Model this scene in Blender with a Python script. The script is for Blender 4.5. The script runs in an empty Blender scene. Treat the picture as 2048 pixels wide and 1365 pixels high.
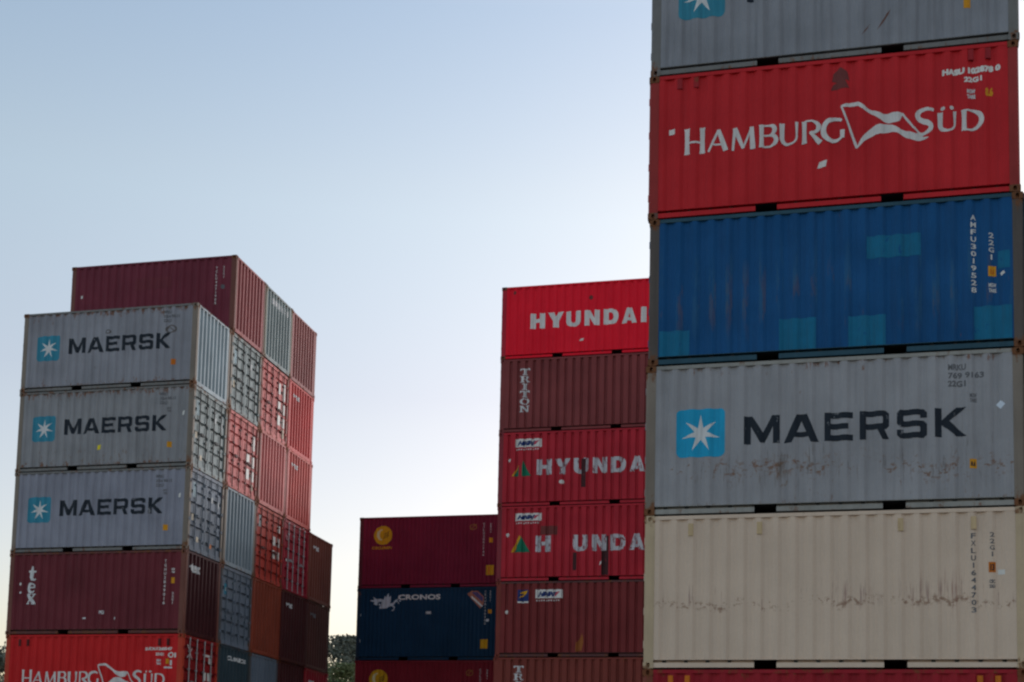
import bpy, bmesh, math, random
from mathutils import Matrix, Vector
from mathutils.geometry import tessellate_polygon
random.seed(7)
SC = bpy.context.scene
COL = SC.collection
R = math.radians

# ------------------------------------------------------------------ camera
YAW, PITCH, ROLL, FPX, PPY = 0.2253, 0.0953, 0.0226, 2596.5, 1354.5
cam_d = bpy.data.cameras.new('camera'); cam = bpy.data.objects.new('camera', cam_d); COL.objects.link(cam)
cy, sy = math.cos(YAW), math.sin(YAW)
fw, rt, up = Vector((-sy, cy, 0)), Vector((cy, sy, 0)), Vector((0, 0, 1))
c_, s_ = math.cos(PITCH), math.sin(PITCH)
fw2, up2 = c_*fw + s_*up, c_*up - s_*fw
c_, s_ = math.cos(ROLL), math.sin(ROLL)
rt3, up3 = c_*rt + s_*up2, c_*up2 - s_*rt
cam.matrix_world = Matrix(((rt3.x, up3.x, -fw2.x, 0), (rt3.y, up3.y, -fw2.y, 0), (rt3.z, up3.z, -fw2.z, 0.348), (0, 0, 0, 1)))
cam_d.sensor_fit = 'HORIZONTAL'; cam_d.sensor_width = 36
cam_d.lens = FPX/2048*36
cam_d.shift_y = (PPY - 682.5)/2048
cam_d.clip_start = .1; cam_d.clip_end = 6000
SC.camera = cam

# ------------------------------------------------------------------ light
SUN_EL, SUN_AZ = R(6.0), R(35)        # azimuth from +Y towards +X: the sun has sunk behind the stacks
SUN_POWER, SUN_ANGLE = 0.62, 24
SKY = 0.12
EXPO = 2.0
W_ = bpy.data.worlds.new('World'); SC.world = W_; W_.use_nodes = True
wn, wl = W_.node_tree.nodes, W_.node_tree.links
bg = wn['Background']
sk = wn.new('ShaderNodeTexSky'); sk.sky_type = 'NISHITA'; sk.sun_disc = False
sk.sun_elevation = SUN_EL; sk.sun_rotation = SUN_AZ
sk.altitude = 0; sk.air_density = 1.0; sk.dust_density = 2.0; sk.ozone_density = 1.0
tc = wn.new('ShaderNodeTexCoord'); sx_ = wn.new('ShaderNodeSeparateXYZ'); wl.new(tc.outputs['Generated'], sx_.inputs[0])
# colour balance of the sky by height; top stop brightens unseen zenith as fill
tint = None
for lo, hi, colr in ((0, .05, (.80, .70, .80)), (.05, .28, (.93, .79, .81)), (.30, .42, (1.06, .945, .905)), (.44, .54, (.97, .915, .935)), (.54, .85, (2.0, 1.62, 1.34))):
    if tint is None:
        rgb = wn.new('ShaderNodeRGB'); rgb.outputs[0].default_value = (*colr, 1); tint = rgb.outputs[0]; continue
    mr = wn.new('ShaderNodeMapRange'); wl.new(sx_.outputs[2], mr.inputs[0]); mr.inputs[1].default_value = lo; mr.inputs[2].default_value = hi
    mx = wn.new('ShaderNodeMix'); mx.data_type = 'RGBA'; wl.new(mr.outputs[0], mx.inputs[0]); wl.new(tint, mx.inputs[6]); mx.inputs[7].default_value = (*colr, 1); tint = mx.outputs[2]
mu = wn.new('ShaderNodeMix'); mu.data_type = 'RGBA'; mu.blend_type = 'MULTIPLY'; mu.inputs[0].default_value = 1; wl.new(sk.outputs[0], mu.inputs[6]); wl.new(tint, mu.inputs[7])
# after sunset there is no blazing ring round the sun: cap the glow
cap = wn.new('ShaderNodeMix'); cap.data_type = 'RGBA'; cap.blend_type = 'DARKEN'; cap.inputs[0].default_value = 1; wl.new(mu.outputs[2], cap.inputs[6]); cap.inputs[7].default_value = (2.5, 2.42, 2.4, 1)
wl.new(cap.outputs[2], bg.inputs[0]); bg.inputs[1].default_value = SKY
sd = bpy.data.lights.new('sun', 'SUN'); so = bpy.data.objects.new('sun', sd); COL.objects.link(so)
sd.energy = SUN_POWER; sd.angle = R(SUN_ANGLE); sd.color = (1.0, .96, .96)
sdir = Vector((math.sin(SUN_AZ)*math.cos(SUN_EL), math.cos(SUN_AZ)*math.cos(SUN_EL), math.sin(SUN_EL)))
so.rotation_euler = (-sdir).to_track_quat('-Z', 'Y').to_euler(); so.location = (0, 0, 60)
SC.view_settings.view_transform = 'Standard'; SC.view_settings.look = 'None'
SC.view_settings.exposure = EXPO; SC.view_settings.gamma = 1
SC.cycles.filter_width = 2.3

# ------------------------------------------------------------------ materials
class NT:
    def __init__(s, name):
        s.m = bpy.data.materials.new(name); s.m.use_nodes = True
        s.t = s.m.node_tree; s.n = s.t.nodes; s.l = s.t.links; s.b = s.n['Principled BSDF']
    def set(s, sock, v):
        if isinstance(v, bpy.types.NodeSocket): s.l.new(v, sock)
        else: sock.default_value = v
    def math(s, op, a, b=0.0, clamp=False):
        x = s.n.new('ShaderNodeMath'); x.operation = op; x.use_clamp = clamp
        s.set(x.inputs[0], a); s.set(x.inputs[1], b); return x.outputs[0]
    def mix(s, f, a, b, mode='MIX'):
        x = s.n.new('ShaderNodeMix'); x.data_type = 'RGBA'; x.blend_type = mode
        s.set(x.inputs[0], f); s.set(x.inputs[6], (*a, 1) if isinstance(a, tuple) else a); s.set(x.inputs[7], (*b, 1) if isinstance(b, tuple) else b)
        return x.outputs[2]
    def noise(s, vec, scale, detail=4, rough=.55, dist=0.0):
        x = s.n.new('ShaderNodeTexNoise'); s.l.new(vec, x.inputs['Vector'])
        x.inputs['Scale'].default_value = scale; x.inputs['Detail'].default_value = detail
        x.inputs['Roughness'].default_value = rough; x.inputs['Distortion'].default_value = dist
        return x.outputs[0]
    def ramp(s, v, lo, hi, a=0.0, b=1.0):
        x = s.n.new('ShaderNodeMapRange'); x.clamp = True
        s.l.new(v, x.inputs[0]); s.set(x.inputs[1], lo); s.set(x.inputs[2], hi); s.set(x.inputs[3], a); s.set(x.inputs[4], b)
        return x.outputs[0]
    def scaled(s, vec, sc):
        x = s.n.new('ShaderNodeVectorMath'); x.operation = 'MULTIPLY'; s.l.new(vec, x.inputs[0]); x.inputs[1].default_value = sc
        return x.outputs[0]
    def coords(s):
        tc = s.n.new('ShaderNodeTexCoord'); oi = s.n.new('ShaderNodeObjectInfo')
        v = s.n.new('ShaderNodeVectorMath'); v.operation = 'MULTIPLY_ADD'
        cx = s.n.new('ShaderNodeCombineXYZ')
        for i in range(3): s.l.new(oi.outputs['Random'], cx.inputs[i])
        s.l.new(cx.outputs[0], v.inputs[0]); v.inputs[1].default_value = (53, 17, 29)
        s.l.new(tc.outputs['Object'], v.inputs[2])
        sp = s.n.new('ShaderNodeSeparateXYZ'); s.l.new(tc.outputs['Object'], sp.inputs[0])
        return v.outputs[0], sp.outputs[0], sp.outputs[2], oi.outputs['Random']

RUST_A, RUST_B = (.085, .028, .012), (.23, .095, .04)

def paint(name, col, rust=.15, dirt=.35, var=.14, rough=.55, scuffs=(), fade=.06, edge=.18, height=2.591, chalk=.30):
    """weathered container paint: blotchy fading, vertical dirt runs, rust creeping in from the top and bottom edges"""
    k = NT(name); v, X, Z, rnd = k.coords()
    big = k.noise(v, .9, 4); fine = k.noise(v, 22, 4, .7)
    lo = tuple(c*(1-var) for c in col); hi = tuple(min(.9, c*(1+var) + fade*.05) for c in col)
    c = k.mix(k.ramp(big, .3, .7), lo, hi)
    c = k.mix(k.ramp(fine, .25, .75, 0, .16), c, tuple(x*.55 for x in col))
    run = k.noise(k.scaled(v, (5.5, 5.5, .28)), 1.6, 5, .6)
    grime = tuple(.38*x + .006 for x in col)
    c = k.mix(k.math('MULTIPLY', k.ramp(run, .48, .78), dirt), c, grime)
    chalk_n = k.noise(k.scaled(v, (7, 7, .2)), 2.3, 5, .62)
    g = sum(col)/3
    c = k.mix(k.ramp(chalk_n, .56, .8, 0, chalk), c, tuple(min(.8, x*1.1 + g*.08 + .003) for x in col))
    for q in scuffs:
        wob = k.math('MULTIPLY', k.math('SUBTRACT', k.noise(k.scaled(v, (1.6, 1.6, .01)), 1.0, 4, .7), .5), q.get('wob', .0))
        band = k.ramp(k.math('ABSOLUTE', k.math('ADD', k.math('SUBTRACT', Z, q['z']), wob)), q['dz']*.2, q['dz'], 1, 0)
        n = k.noise(k.scaled(v, (q.get('sx', 9), q.get('sx', 9), q.get('sz', 1.2))), 1.0, 6, .68)
        n2 = k.noise(v, .7, 2)
        msk = k.math('MULTIPLY', band, k.ramp(k.math('ADD', n, k.math('MULTIPLY', k.math('SUBTRACT', n2, .5), .5)), q.get('t', .58), q.get('t', .58)+.08))
        if 'ridge' in q:
            p, x0, w = q['ridge']
            cs = k.math('COSINE', k.math('MULTIPLY', k.math('SUBTRACT', X, x0), 2*math.pi/p))
            msk = k.math('MULTIPLY', msk, k.ramp(cs, w-.15, w+.15))
        c = k.mix(k.math('MULTIPLY', msk, q.get('amt', .8)), c, q['col'])
    ez = k.math('MINIMUM', k.math('SUBTRACT', Z, .02), k.math('SUBTRACT', height, Z))
    near = k.ramp(ez, 0, .42, edge, 0)
    rn = k.noise(v, 4.2, 9, .72); rv = k.noise(k.scaled(v, (6, 6, 1.3)), 2.0, 8, .7)
    rr = k.math('ADD', k.math('MULTIPLY', k.math('ADD', rn, rv), .5), near)
    t = .70 - .22*rust
    rm = k.ramp(rr, t, t + .07)
    rc = k.mix(k.noise(v, 30, 4, .7), RUST_A, RUST_B)
    c = k.mix(k.math('MULTIPLY', rm, .85), c, rc)
    k.l.new(c, k.b.inputs['Base Color'])
    k.set(k.b.inputs['Roughness'], k.mix(rm, (rough,)*3, (.85,)*3)); k.b.inputs['Specular IOR Level'].default_value = .13
    bp = k.n.new('ShaderNodeBump'); bp.inputs['Strength'].default_value = .55; bp.inputs['Distance'].default_value = .03
    k.l.new(k.noise(k.scaled(v, (2.2, 2.2, 1.0)), 1.5, 4, .6), bp.inputs['Height']); k.l.new(bp.outputs[0], k.b.inputs['Normal'])
    return k.m

def marking(name, col, worn=0.0, under=(.2, .02, .03), rough=.5):
    """painted-on or stuck-on mark; where it is worn the wall colour comes through"""
    k = NT(name); v, X, Z, rnd = k.coords()
    c = k.mix(k.ramp(k.noise(v, 3.0, 5, .6), .3, .7), tuple(x*.84 for x in col), col)
    c = k.mix(k.ramp(k.noise(k.scaled(v, (9, 9, .5)), 2, 5), .46, .78, 0, .45), c, tuple(x*.45+.012 for x in col))
    c = k.mix(k.ramp(k.noise(v, 17, 5, .75), .58, .74, 0, .4), c, tuple(x*.4+.02 for x in col))
    if worn:
        w = k.noise(k.scaled(v, (1, 1, .55)), 7, 6, .7)
        t = .72 - .26*worn
        c = k.mix(k.ramp(w, t, t+.05, 0, .9), c, under)
    k.l.new(c, k.b.inputs['Base Color']); k.b.inputs['Roughness'].default_value = rough; k.b.inputs['Specular IOR Level'].default_value = .13
    return k.m

def plain(name, col, rough=.6, metal=0.0):
    k = NT(name); v, X, Z, rnd = k.coords()
    k.l.new(k.mix(k.noise(v, 9, 5, .6), tuple(x*.75 for x in col), tuple(x*1.2 for x in col)), k.b.inputs['Base Color'])
    k.b.inputs['Roughness'].default_value = rough; k.b.inputs['Metallic'].default_value = metal
    return k.m

# ------------------------------------------------------------------ mesh helpers
def box(bm, x0, x1, y0, y1, z0, z1):
    vs = [bm.verts.new(p) for p in ((x0,y0,z0),(x1,y0,z0),(x1,y1,z0),(x0,y1,z0),(x0,y0,z1),(x1,y0,z1),(x1,y1,z1),(x0,y1,z1))]
    for f in ((3,2,1,0),(4,5,6,7),(0,1,5,4),(1,2,6,5),(2,3,7,6),(3,0,4,7)): bm.faces.new([vs[i] for i in f])

def prism(bm, pts, z0, z1):
    lo = [bm.verts.new((x, y, z0)) for x, y in pts]; hi = [bm.verts.new((x, y, z1)) for x, y in pts]
    n = len(pts)
    for i in range(n): bm.faces.new((lo[i], lo[(i+1) % n], hi[(i+1) % n], hi[i]))
    bm.faces.new(lo[::-1]); bm.faces.new(hi)

def tube(bm, a, b, r, n=8, r2=None):
    a, b = Vector(a), Vector(b); d = (b-a).normalized()
    u = d.orthogonal().normalized(); w = d.cross(u); r2 = r if r2 is None else r2
    A = [bm.verts.new(a + r*(math.cos(t)*u + math.sin(t)*w)) for t in [2*math.pi*i/n for i in range(n)]]
    B = [bm.verts.new(b + r2*(math.cos(t)*u + math.sin(t)*w)) for t in [2*math.pi*i/n for i in range(n)]]
    for i in range(n): bm.faces.new((A[i], A[(i+1) % n], B[(i+1) % n], B[i]))
    bm.faces.new(A[::-1]); bm.faces.new(B)

def mesh_of(bm, name, normals=True):
    if normals: bmesh.ops.recalc_face_normals(bm, faces=bm.faces)
    me = bpy.data.meshes.new(name); bm.to_mesh(me); bm.free(); me.materials.append(None); return me

def part(name, me, mat, parent, loc=None):
    o = bpy.data.objects.new(name, me); COL.objects.link(o); o.parent = parent
    if loc: o.location = loc
    if mat is not None:
        o.material_slots[0].link = 'OBJECT'; o.material_slots[0].material = mat
    return o

# ------------------------------------------------------------------ container geometry (origin: centre of the base)
L, W, H, HC = 6.058, 2.438, 2.591, 2.896
LX, LY = L/2, W/2
POST = .172
class Prof:
    """corrugation profile along an axis between a and b: folds [(s, depth)]"""
    def __init__(s, a, b, pitch, depth, fl=.26, out=.012, inner=None):
        n = int((b-a-.04)/pitch); m = (b-a-n*pitch)/2
        p = [(a, 0.0)]
        x = a + m - pitch*.12
        for i in range(n):
            q = x + i*pitch + pitch*fl*.5
            fi = fl if inner is None else inner
            sl = pitch*(1-fl-fi)/2
            p += [(q, 0), (q+sl, 1), (q+sl+pitch*fi, 1), (q+2*sl+pitch*fi, 0)]
        p.append((b, 0.0))
        s.p = [(u, out + d*depth) for u, d in p]; s.folds = [u for u, _ in s.p]
    def at(s, u):
        p = s.p
        if u <= p[0][0]: return p[0][1]
        for (a, d), (b, e) in zip(p, p[1:]):
            if u <= b: return d + (e-d)*(u-a)/(b-a) if b > a else e
        return p[-1][1]

CACHE = {}
def cached(key, fn):
    if key not in CACHE: CACHE[key] = fn()
    return CACHE[key]

def side_prof(pitch):
    # .276 stands for the narrow-grooved pressing: broad lands, steep narrow valleys
    if pitch == .276: return cached(('sp', pitch), lambda: Prof(-LX+POST, LX-POST, pitch, .062, .60, .012, .20))
    return cached(('sp', pitch), lambda: Prof(-LX+POST, LX-POST, pitch, .038 if pitch > .2 else .034))
def end_prof(): return cached(('ep',), lambda: Prof(-LY+.13, LY-.13, .25, .070, .30, .014))

def corrugated(prof, z0, z1, axis, sign):
    bm = bmesh.new(); rows = []
    for u, d in prof.p:
        pos = (lambda z: (u, sign*(LY-d), z)) if axis == 'side' else (lambda z: (sign*(LX-d), u, z))
        rows.append((bm.verts.new(pos(z0)), bm.verts.new(pos(z1))))
    for a, b in zip(rows, rows[1:]):
        f = (a[0], b[0], b[1], a[1])
        bm.faces.new(f if (axis == 'side') == (sign < 0) else f[::-1])
    return mesh_of(bm, 'corrugated_sheet', False)

def casting_mesh(sx, sy, h):
    def make():
        bm = bmesh.new()
        def face(axis, sg):
            # a plate with a recessed oval hole
            wd = .178 if axis == 'y' else .162; n = 20
            def P(u, z, d):
                if axis == 'y': return (sx*(LX - u), sg*(LY - d), z)
                return (sg*(LX - d), sy*(LY - u), z)
            cu, cz = wd*.5, .062; hw, hh = .029, .041
            ring = []
            for i in range(n):
                t = 2*math.pi*(i+.5)/n; ct, st = math.cos(t), math.sin(t)
                e = .75
                ring.append((cu + hw*math.copysign(abs(ct)**e, ct), cz + hh*math.copysign(abs(st)**e, st)))
            outer = []
            for i in range(n):
                t = 2*math.pi*(i+.5)/n; ct, st = math.cos(t), math.sin(t)
                q = min((wd/2)/abs(ct) if abs(ct) > 1e-6 else 9, .058/abs(st) if abs(st) > 1e-6 else 9)
                outer.append((cu + q*ct, cz + q*st))
            O = [bm.verts.new(P(u, z, 0)) for u, z in outer]; I = [bm.verts.new(P(u, z, 0)) for u, z in ring]; D = [bm.verts.new(P(u, z, .13)) for u, z in ring]
            for i in range(n):
                j = (i+1) % n
                bm.faces.new((O[i], O[j], I[j], I[i])); bm.faces.new((I[i], I[j], D[j], D[i]))
            bm.faces.new(D)
        face('y', sy); face('x', sx)
        x0, x1 = sorted((sx*(LX-.003), sx*(LX-.176))); y0, y1 = sorted((sy*(LY-.003), sy*(LY-.160)))
        for z in (.004, .12):
            bm.faces.new([bm.verts.new(p) for p in ((x0,y0,z),(x1,y0,z),(x1,y1,z),(x0,y1,z))])
        for xa, ya, xb, yb in ((x0 if sx > 0 else x1, y0, x0 if sx > 0 else x1, y1), (x0, y0 if sy > 0 else y1, x1, y0 if sy > 0 else y1)):
            bm.faces.new([bm.verts.new(p) for p in ((xa,ya,.004),(xb,yb,.004),(xb,yb,.12),(xa,ya,.12))])
        return mesh_of(bm, 'corner_casting')
    return cached(('cast', sx, sy), make)

def post_mesh(sx, sy, h):
    def make():
        bm = bmesh.new(); e = .006; c = .03
        pts = [(LX-e-c, LY-e), (LX-POST, LY-e), (LX-POST, LY-.05), (LX-.11, LY-.06), (LX-.08, LY-.12), (LX-.06, LY-.14), (LX-e, LY-.14), (LX-e, LY-e-c)]
        prism(bm, [(sx*x, sy*y) for x, y in pts], .118, h-.118)
        return mesh_of(bm, 'corner_post')
    return cached(('post', sx, sy, h), make)

PK = 1.025
def bottom_rail_mesh(sy):
    def make():
        bm = bmesh.new(); x0, x1 = -LX+.178, LX-.178
        cuts = [x0, -PK-.18, -PK+.18, PK-.18, PK+.18, x1]
        for a, b in ((cuts[0], cuts[1]), (cuts[2], cuts[3]), (cuts[4], cuts[5])):
            y0, y1 = sorted((sy*(LY-.008), sy*(LY-.056))); box(bm, a, b, y0, y1, .022, .102)
            y0, y1 = sorted((sy*(LY-.100), sy*(LY-.110))); box(bm, a, b, y0, y1, .1045, .1495)
        y0, y1 = sorted((sy*(LY-.009), sy*(LY-.112))); box(bm, x0, x1, y0, y1, .150, .1585)
        return mesh_of(bm, 'bottom_rail')
    return cached(('brail', sy), make)

def pocket_mesh():
    def make():
        bm = bmesh.new()
        y0, y1 = -LY+.012, LY-.012
        for s in (-1, 1):
            bm.faces.new([bm.verts.new(p) for p in ((s*.1805,y0,.03),(s*.1805,y1,.03),(s*.1805,y1,.1485),(s*.1805,y0,.1485))])
        bm.faces.new([bm.verts.new(p) for p in ((-.1805,y0+.03,.1485),(.1805,y0+.03,.1485),(.1805,y1-.03,.1485),(-.1805,y1-.03,.1485))])
        bm.faces.new([bm.verts.new(p) for p in ((-.1805,.0,.0),(.1805,.0,.0),(.1805,.0,.1485),(-.1805,.0,.1485))])
        return mesh_of(bm, 'forklift_pocket', False)
    return cached(('pocket',), make)

def top_rail_mesh(sy, h):
    def make():
        bm = bmesh.new(); y0, y1 = sorted((sy*(LY-.007), sy*(LY-.067)))
        box(bm, -LX+.178, LX-.178, y0, y1, h-.074, h-.012)
        return mesh_of(bm, 'top_rail')
    return cached(('trail', sy, h), make)

def end_beam_mesh(sx, z0, z1, d):
    def make():
        bm = bmesh.new(); x0, x1 = sorted((sx*(LX-d), sx*(LX-.075))); box(bm, x0, x1, -LY+.162, LY-.162, z0, z1)
        return mesh_of(bm, 'end_beam')
    return cached(('beam', sx, z0, z1), make)

def roof_mesh(h):
    def make():
        bm = bmesh.new(); box(bm, -LX+.1, LX-.1, -LY+.05, LY-.05, h-.05, h-.03)
        for i in range(26): x = -LX+.3 + i*.218; box(bm, x, x+.11, -LY+.1, LY-.1, h-.031, h-.014)
        return mesh_of(bm, 'roof')
    return cached(('roof', h), make)

def floor_mesh():
    def make():
        bm = bmesh.new(); box(bm, -LX+.07, LX-.07, -LY+.12, LY-.12, .152, .19)
        for i in range(16):
            x = -LX+.35 + i*.357
            if abs(abs(x)-PK) > .26: box(bm, x-.03, x+.03, -LY+.066, LY-.066, .04, .156)
        return mesh_of(bm, 'floor')
    return cached(('floor',), make)

DOOR_Z0 = .175
def door_mesh(sx, sy, h):
    """one leaf: rim, horizontally pressed panel, dark seal left to the gap"""
    def make():
        bm = bmesh.new(); z0, z1 = DOOR_Z0, h-.125
        ya, yb = .012, LY-.135
        d0 = .05
        def fx(d): return sx*(LX-d)
        # pressed panel: horizontal troughs
        n = 6
        zs = [(z0, 0)]; ph = (z1-z0-.12)/n
        for i in range(n):
            b = z0+.06+i*ph
            zs += [(b+ph*.34, 0), (b+ph*.40, 1), (b+ph*.60, 1), (b+ph*.66, 0)]
        zs.append((z1, 0))
        rows = [(bm.verts.new((fx(d0+.058*d), sy*(ya+.05), z)), bm.verts.new((fx(d0+.058*d), sy*(yb-.05), z))) for z, d in zs]
        for a, b in zip(rows, rows[1:]): bm.faces.new((a[0], a[1], b[1], b[0]))
        for y0, y1, q0, q1 in ((ya, ya+.05, z0, z1), (yb-.05, yb, z0, z1)):
            a, b = sorted((sy*y0, sy*y1)); x0, x1 = sorted((fx(d0-.006), fx(d0+.05))); box(bm, x0, x1, a, b, q0, q1)
        for q0, q1 in ((z0, z0+.06), (z1-.06, z1)):
            a, b = sorted((sy*(ya+.05), sy*(yb-.05))); x0, x1 = sorted((fx(d0-.006), fx(d0+.05))); box(bm, x0, x1, a, b, q0, q1)
        return mesh_of(bm, 'door')
    return cached(('door', sx, sy, h), make)

def seal_mesh(sx, h):
    def make():
        bm = bmesh.new(); x0, x1 = sorted((sx*(LX-.140), sx*(LX-.150))); box(bm, x0, x1, -LY+.11, LY-.11, .12, h-.07)
        return mesh_of(bm, 'door_seal')
    return cached(('seal', sx, h), make)

def bar_mesh(sx, y, h, hand):
    def make():
        bm = bmesh.new(); x = sx*(LX-.012)
        tube(bm, (x, y, .07), (x, y, h-.06), .019, 8)
        for z in (.09, h-.09): a, b = sorted((sx*(LX-.052), sx*(LX-.001))); box(bm, a, b, y-.045, y+.045, z-.03, z+.03)
        for z in (.42, .95, 1.55, 2.1): a, b = sorted((sx*(LX-.046), sx*(LX+.004))); box(bm, a, b, y-.05, y+.05, z-.025, z+.025)
        z = 1.12
        tube(bm, (x+sx*.012, y, z), (x+sx*.012, y+hand*.36, z+.03), .014, 6)
        a, b = sorted((sx*(LX-.046), sx*(LX+.006))); box(bm, a, b, y+hand*.27-.05, y+hand*.27+.05, z-.01, z+.08)
        return mesh_of(bm, 'locking_bar')
    return cached(('bar', sx, y, h, hand), make)

def hinge_mesh(sx, sy):
    def make():
        bm = bmesh.new(); y = sy*(LY-.11); a, b = sorted((sx*(LX-.05), sx*(LX-.002)))
        box(bm, a, b, y-.075, y+.03, -.035, .035); tube(bm, (sx*(LX-.006), y+sy*.02, -.06), (sx*(LX-.006), y+sy*.02, .06), .016, 8)
        return mesh_of(bm, 'hinge')
    return cached(('hinge', sx, sy), make)

# ------------------------------------------------------------------ painted marks that follow the corrugation
def clip_x(poly, a, keep_ge):
    out = []
    for i, p in enumerate(poly):
        q = poly[(i+1) % len(poly)]
        ip = p[0] >= a if keep_ge else p[0] <= a; iq = q[0] >= a if keep_ge else q[0] <= a
        if ip: out.append(p)
        if ip != iq:
            t = (a-p[0])/(q[0]-p[0]); out.append((a, p[1]+t*(q[1]-p[1])))
    return out

class Marks:
    """collects flat outlines in wall coordinates (u from the wall's left corner, z up) and folds them over the profile"""
    def __init__(s): s.tris = []; s.k = 0
    def poly(s, pts, holes=()):
        loops = [pts, *holes]
        vs = [Vector((x, z, 0)) for lp in loops for x, z in lp]
        for t in tessellate_polygon([[Vector((x, z, 0)) for x, z in lp] for lp in loops]):
            s.tris.append(([(vs[i].x, vs[i].y) for i in t], s.k))
        s.k += 1; return s
    def rect(s, x0, z0, x1, z1): return s.poly([(x0,z0),(x1,z0),(x1,z1),(x0,z1)])
    def disc(s, x, z, rx, rz=None, n=28, hole=None):
        rz = rz or rx
        c = [(x+rx*math.cos(2*math.pi*i/n), z+rz*math.sin(2*math.pi*i/n)) for i in range(n)]
        h = [[(x+rx*hole*math.cos(2*math.pi*i/n), z+rz*hole*math.sin(2*math.pi*i/n)) for i in range(n)]] if hole else []
        return s.poly(c, h)
    def glyph(s, g, x0, z0, x1, z1, shear=0.0):
        f = lambda p: (x0+(x1-x0)*p[0]+shear*p[1]*(z1-z0), z0+(z1-z0)*p[1])
        for out, *holes in g: s.poly([f(p) for p in out], [[f(p) for p in h] for h in holes])
        return s
    def stroke(s, pts, w0, w1=None):
        """a brush line whose width runs from w0 to w1 (or through a list of widths)"""
        n = len(pts); ws = w0 if isinstance(w0, (list, tuple)) else [w0 + ((w1 if w1 is not None else w0)-w0)*i/(n-1) for i in range(n)]
        Lf, Rg = [], []
        for i, (x, z) in enumerate(pts):
            a = pts[max(0, i-1)]; b = pts[min(n-1, i+1)]
            d = Vector((b[0]-a[0], b[1]-a[1])).normalized(); nx, nz = -d.y*ws[i]/2, d.x*ws[i]/2
            Lf.append((x+nx, z+nz)); Rg.append((x-nx, z-nz))
        for i in range(n-1):
            s.tris.append(([Lf[i], Lf[i+1], Rg[i+1]], s.k)); s.tris.append(([Lf[i], Rg[i+1], Rg[i]], s.k))
        s.k += 1; return s
    def text(s, body, x0, z0, x1, z1, bold=.0, shear=0.0):
        tr = font_tris(body, bold, shear)
        xs = [p[0] for t in tr for p in t]; zs = [p[1] for t in tr for p in t]
        ax, bx, az, bz = min(xs), max(xs), min(zs), max(zs)
        f = lambda p: (x0+(x1-x0)*(p[0]-ax)/(bx-ax), z0+(z1-z0)*(p[1]-az)/(bz-az))
        for t in tr: s.tris.append(([f(p) for p in t], s.k))
        s.k += 1; return s
    def vtext(s, body, xc, ztop, zbot, w, bold=.02, slot=.72):
        n = len(body); p = (ztop-zbot)/n
        for i, ch in enumerate(body):
            if ch == ' ': continue
            ww = w*.3 if ch in '1I' else w
            s.text(ch, xc-ww/2, ztop-(i+slot)*p, xc+ww/2, ztop-i*p, bold)
        return s
    def build(s, name, mat, parent, prof, kind, sg, u0, eps=.0028, step=.0004):
        """kind 'side': u runs along +x seen from -y; kind 'end': u runs along +y seen from +x"""
        bm = bmesh.new(); F = prof.folds if prof else []
        for tri, k in s.tris:
            tri = [(x+u0, z) for x, z in tri]
            lo, hi = min(p[0] for p in tri), max(p[0] for p in tri)
            cuts = [lo] + [f for f in F if lo < f < hi] + [hi]
            for a, b in zip(cuts, cuts[1:]):
                if b-a < 1e-6: continue
                pg = tri
                if a > lo: pg = clip_x(pg, a, True)
                if b < hi and len(pg) > 2: pg = clip_x(pg, b, False)
                if len(pg) < 3: continue
                mid = (a+b)/2; dA, dB = (prof.at(a+1e-6), prof.at(b-1e-6)) if prof else (.05, .05)
                vs = []
                for x, z in pg:
                    d = dA + (dB-dA)*(x-a)/(b-a) - eps - step*k
                    vs.append(bm.verts.new((x, sg*(LY-d), z) if kind == 'side' else (sg*(LX-d), x, z)))
                try: bm.faces.new(vs)
                except ValueError: pass
        for f in bm.faces:
            f.normal_update()
            nrm = f.normal.y*sg if kind == 'side' else f.normal.x*sg
            if nrm < 0: f.normal_flip()
        me = mesh_of(bm, name, False)
        return part(name, me, mat, parent)

FT = {}
def font_tris(body, bold, shear):
    key = (body, bold, shear)
    if key in FT: return FT[key]
    cu = bpy.data.curves.new('t', 'FONT'); cu.body = body; cu.size = 1; cu.offset = bold; cu.shear = shear; cu.resolution_u = 3
    ob = bpy.data.objects.new('t', cu); COL.objects.link(ob)
    dg = bpy.context.evaluated_depsgraph_get(); dg.update()
    me = bpy.data.meshes.new_from_object(ob.evaluated_get(dg)); me.calc_loop_triangles()
    tr = [[(me.vertices[i].co.x, me.vertices[i].co.y) for i in t.vertices] for t in me.loop_triangles]
    bpy.data.objects.remove(ob); bpy.data.curves.remove(cu); bpy.data.meshes.remove(me)
    FT[key] = tr; return tr

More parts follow.
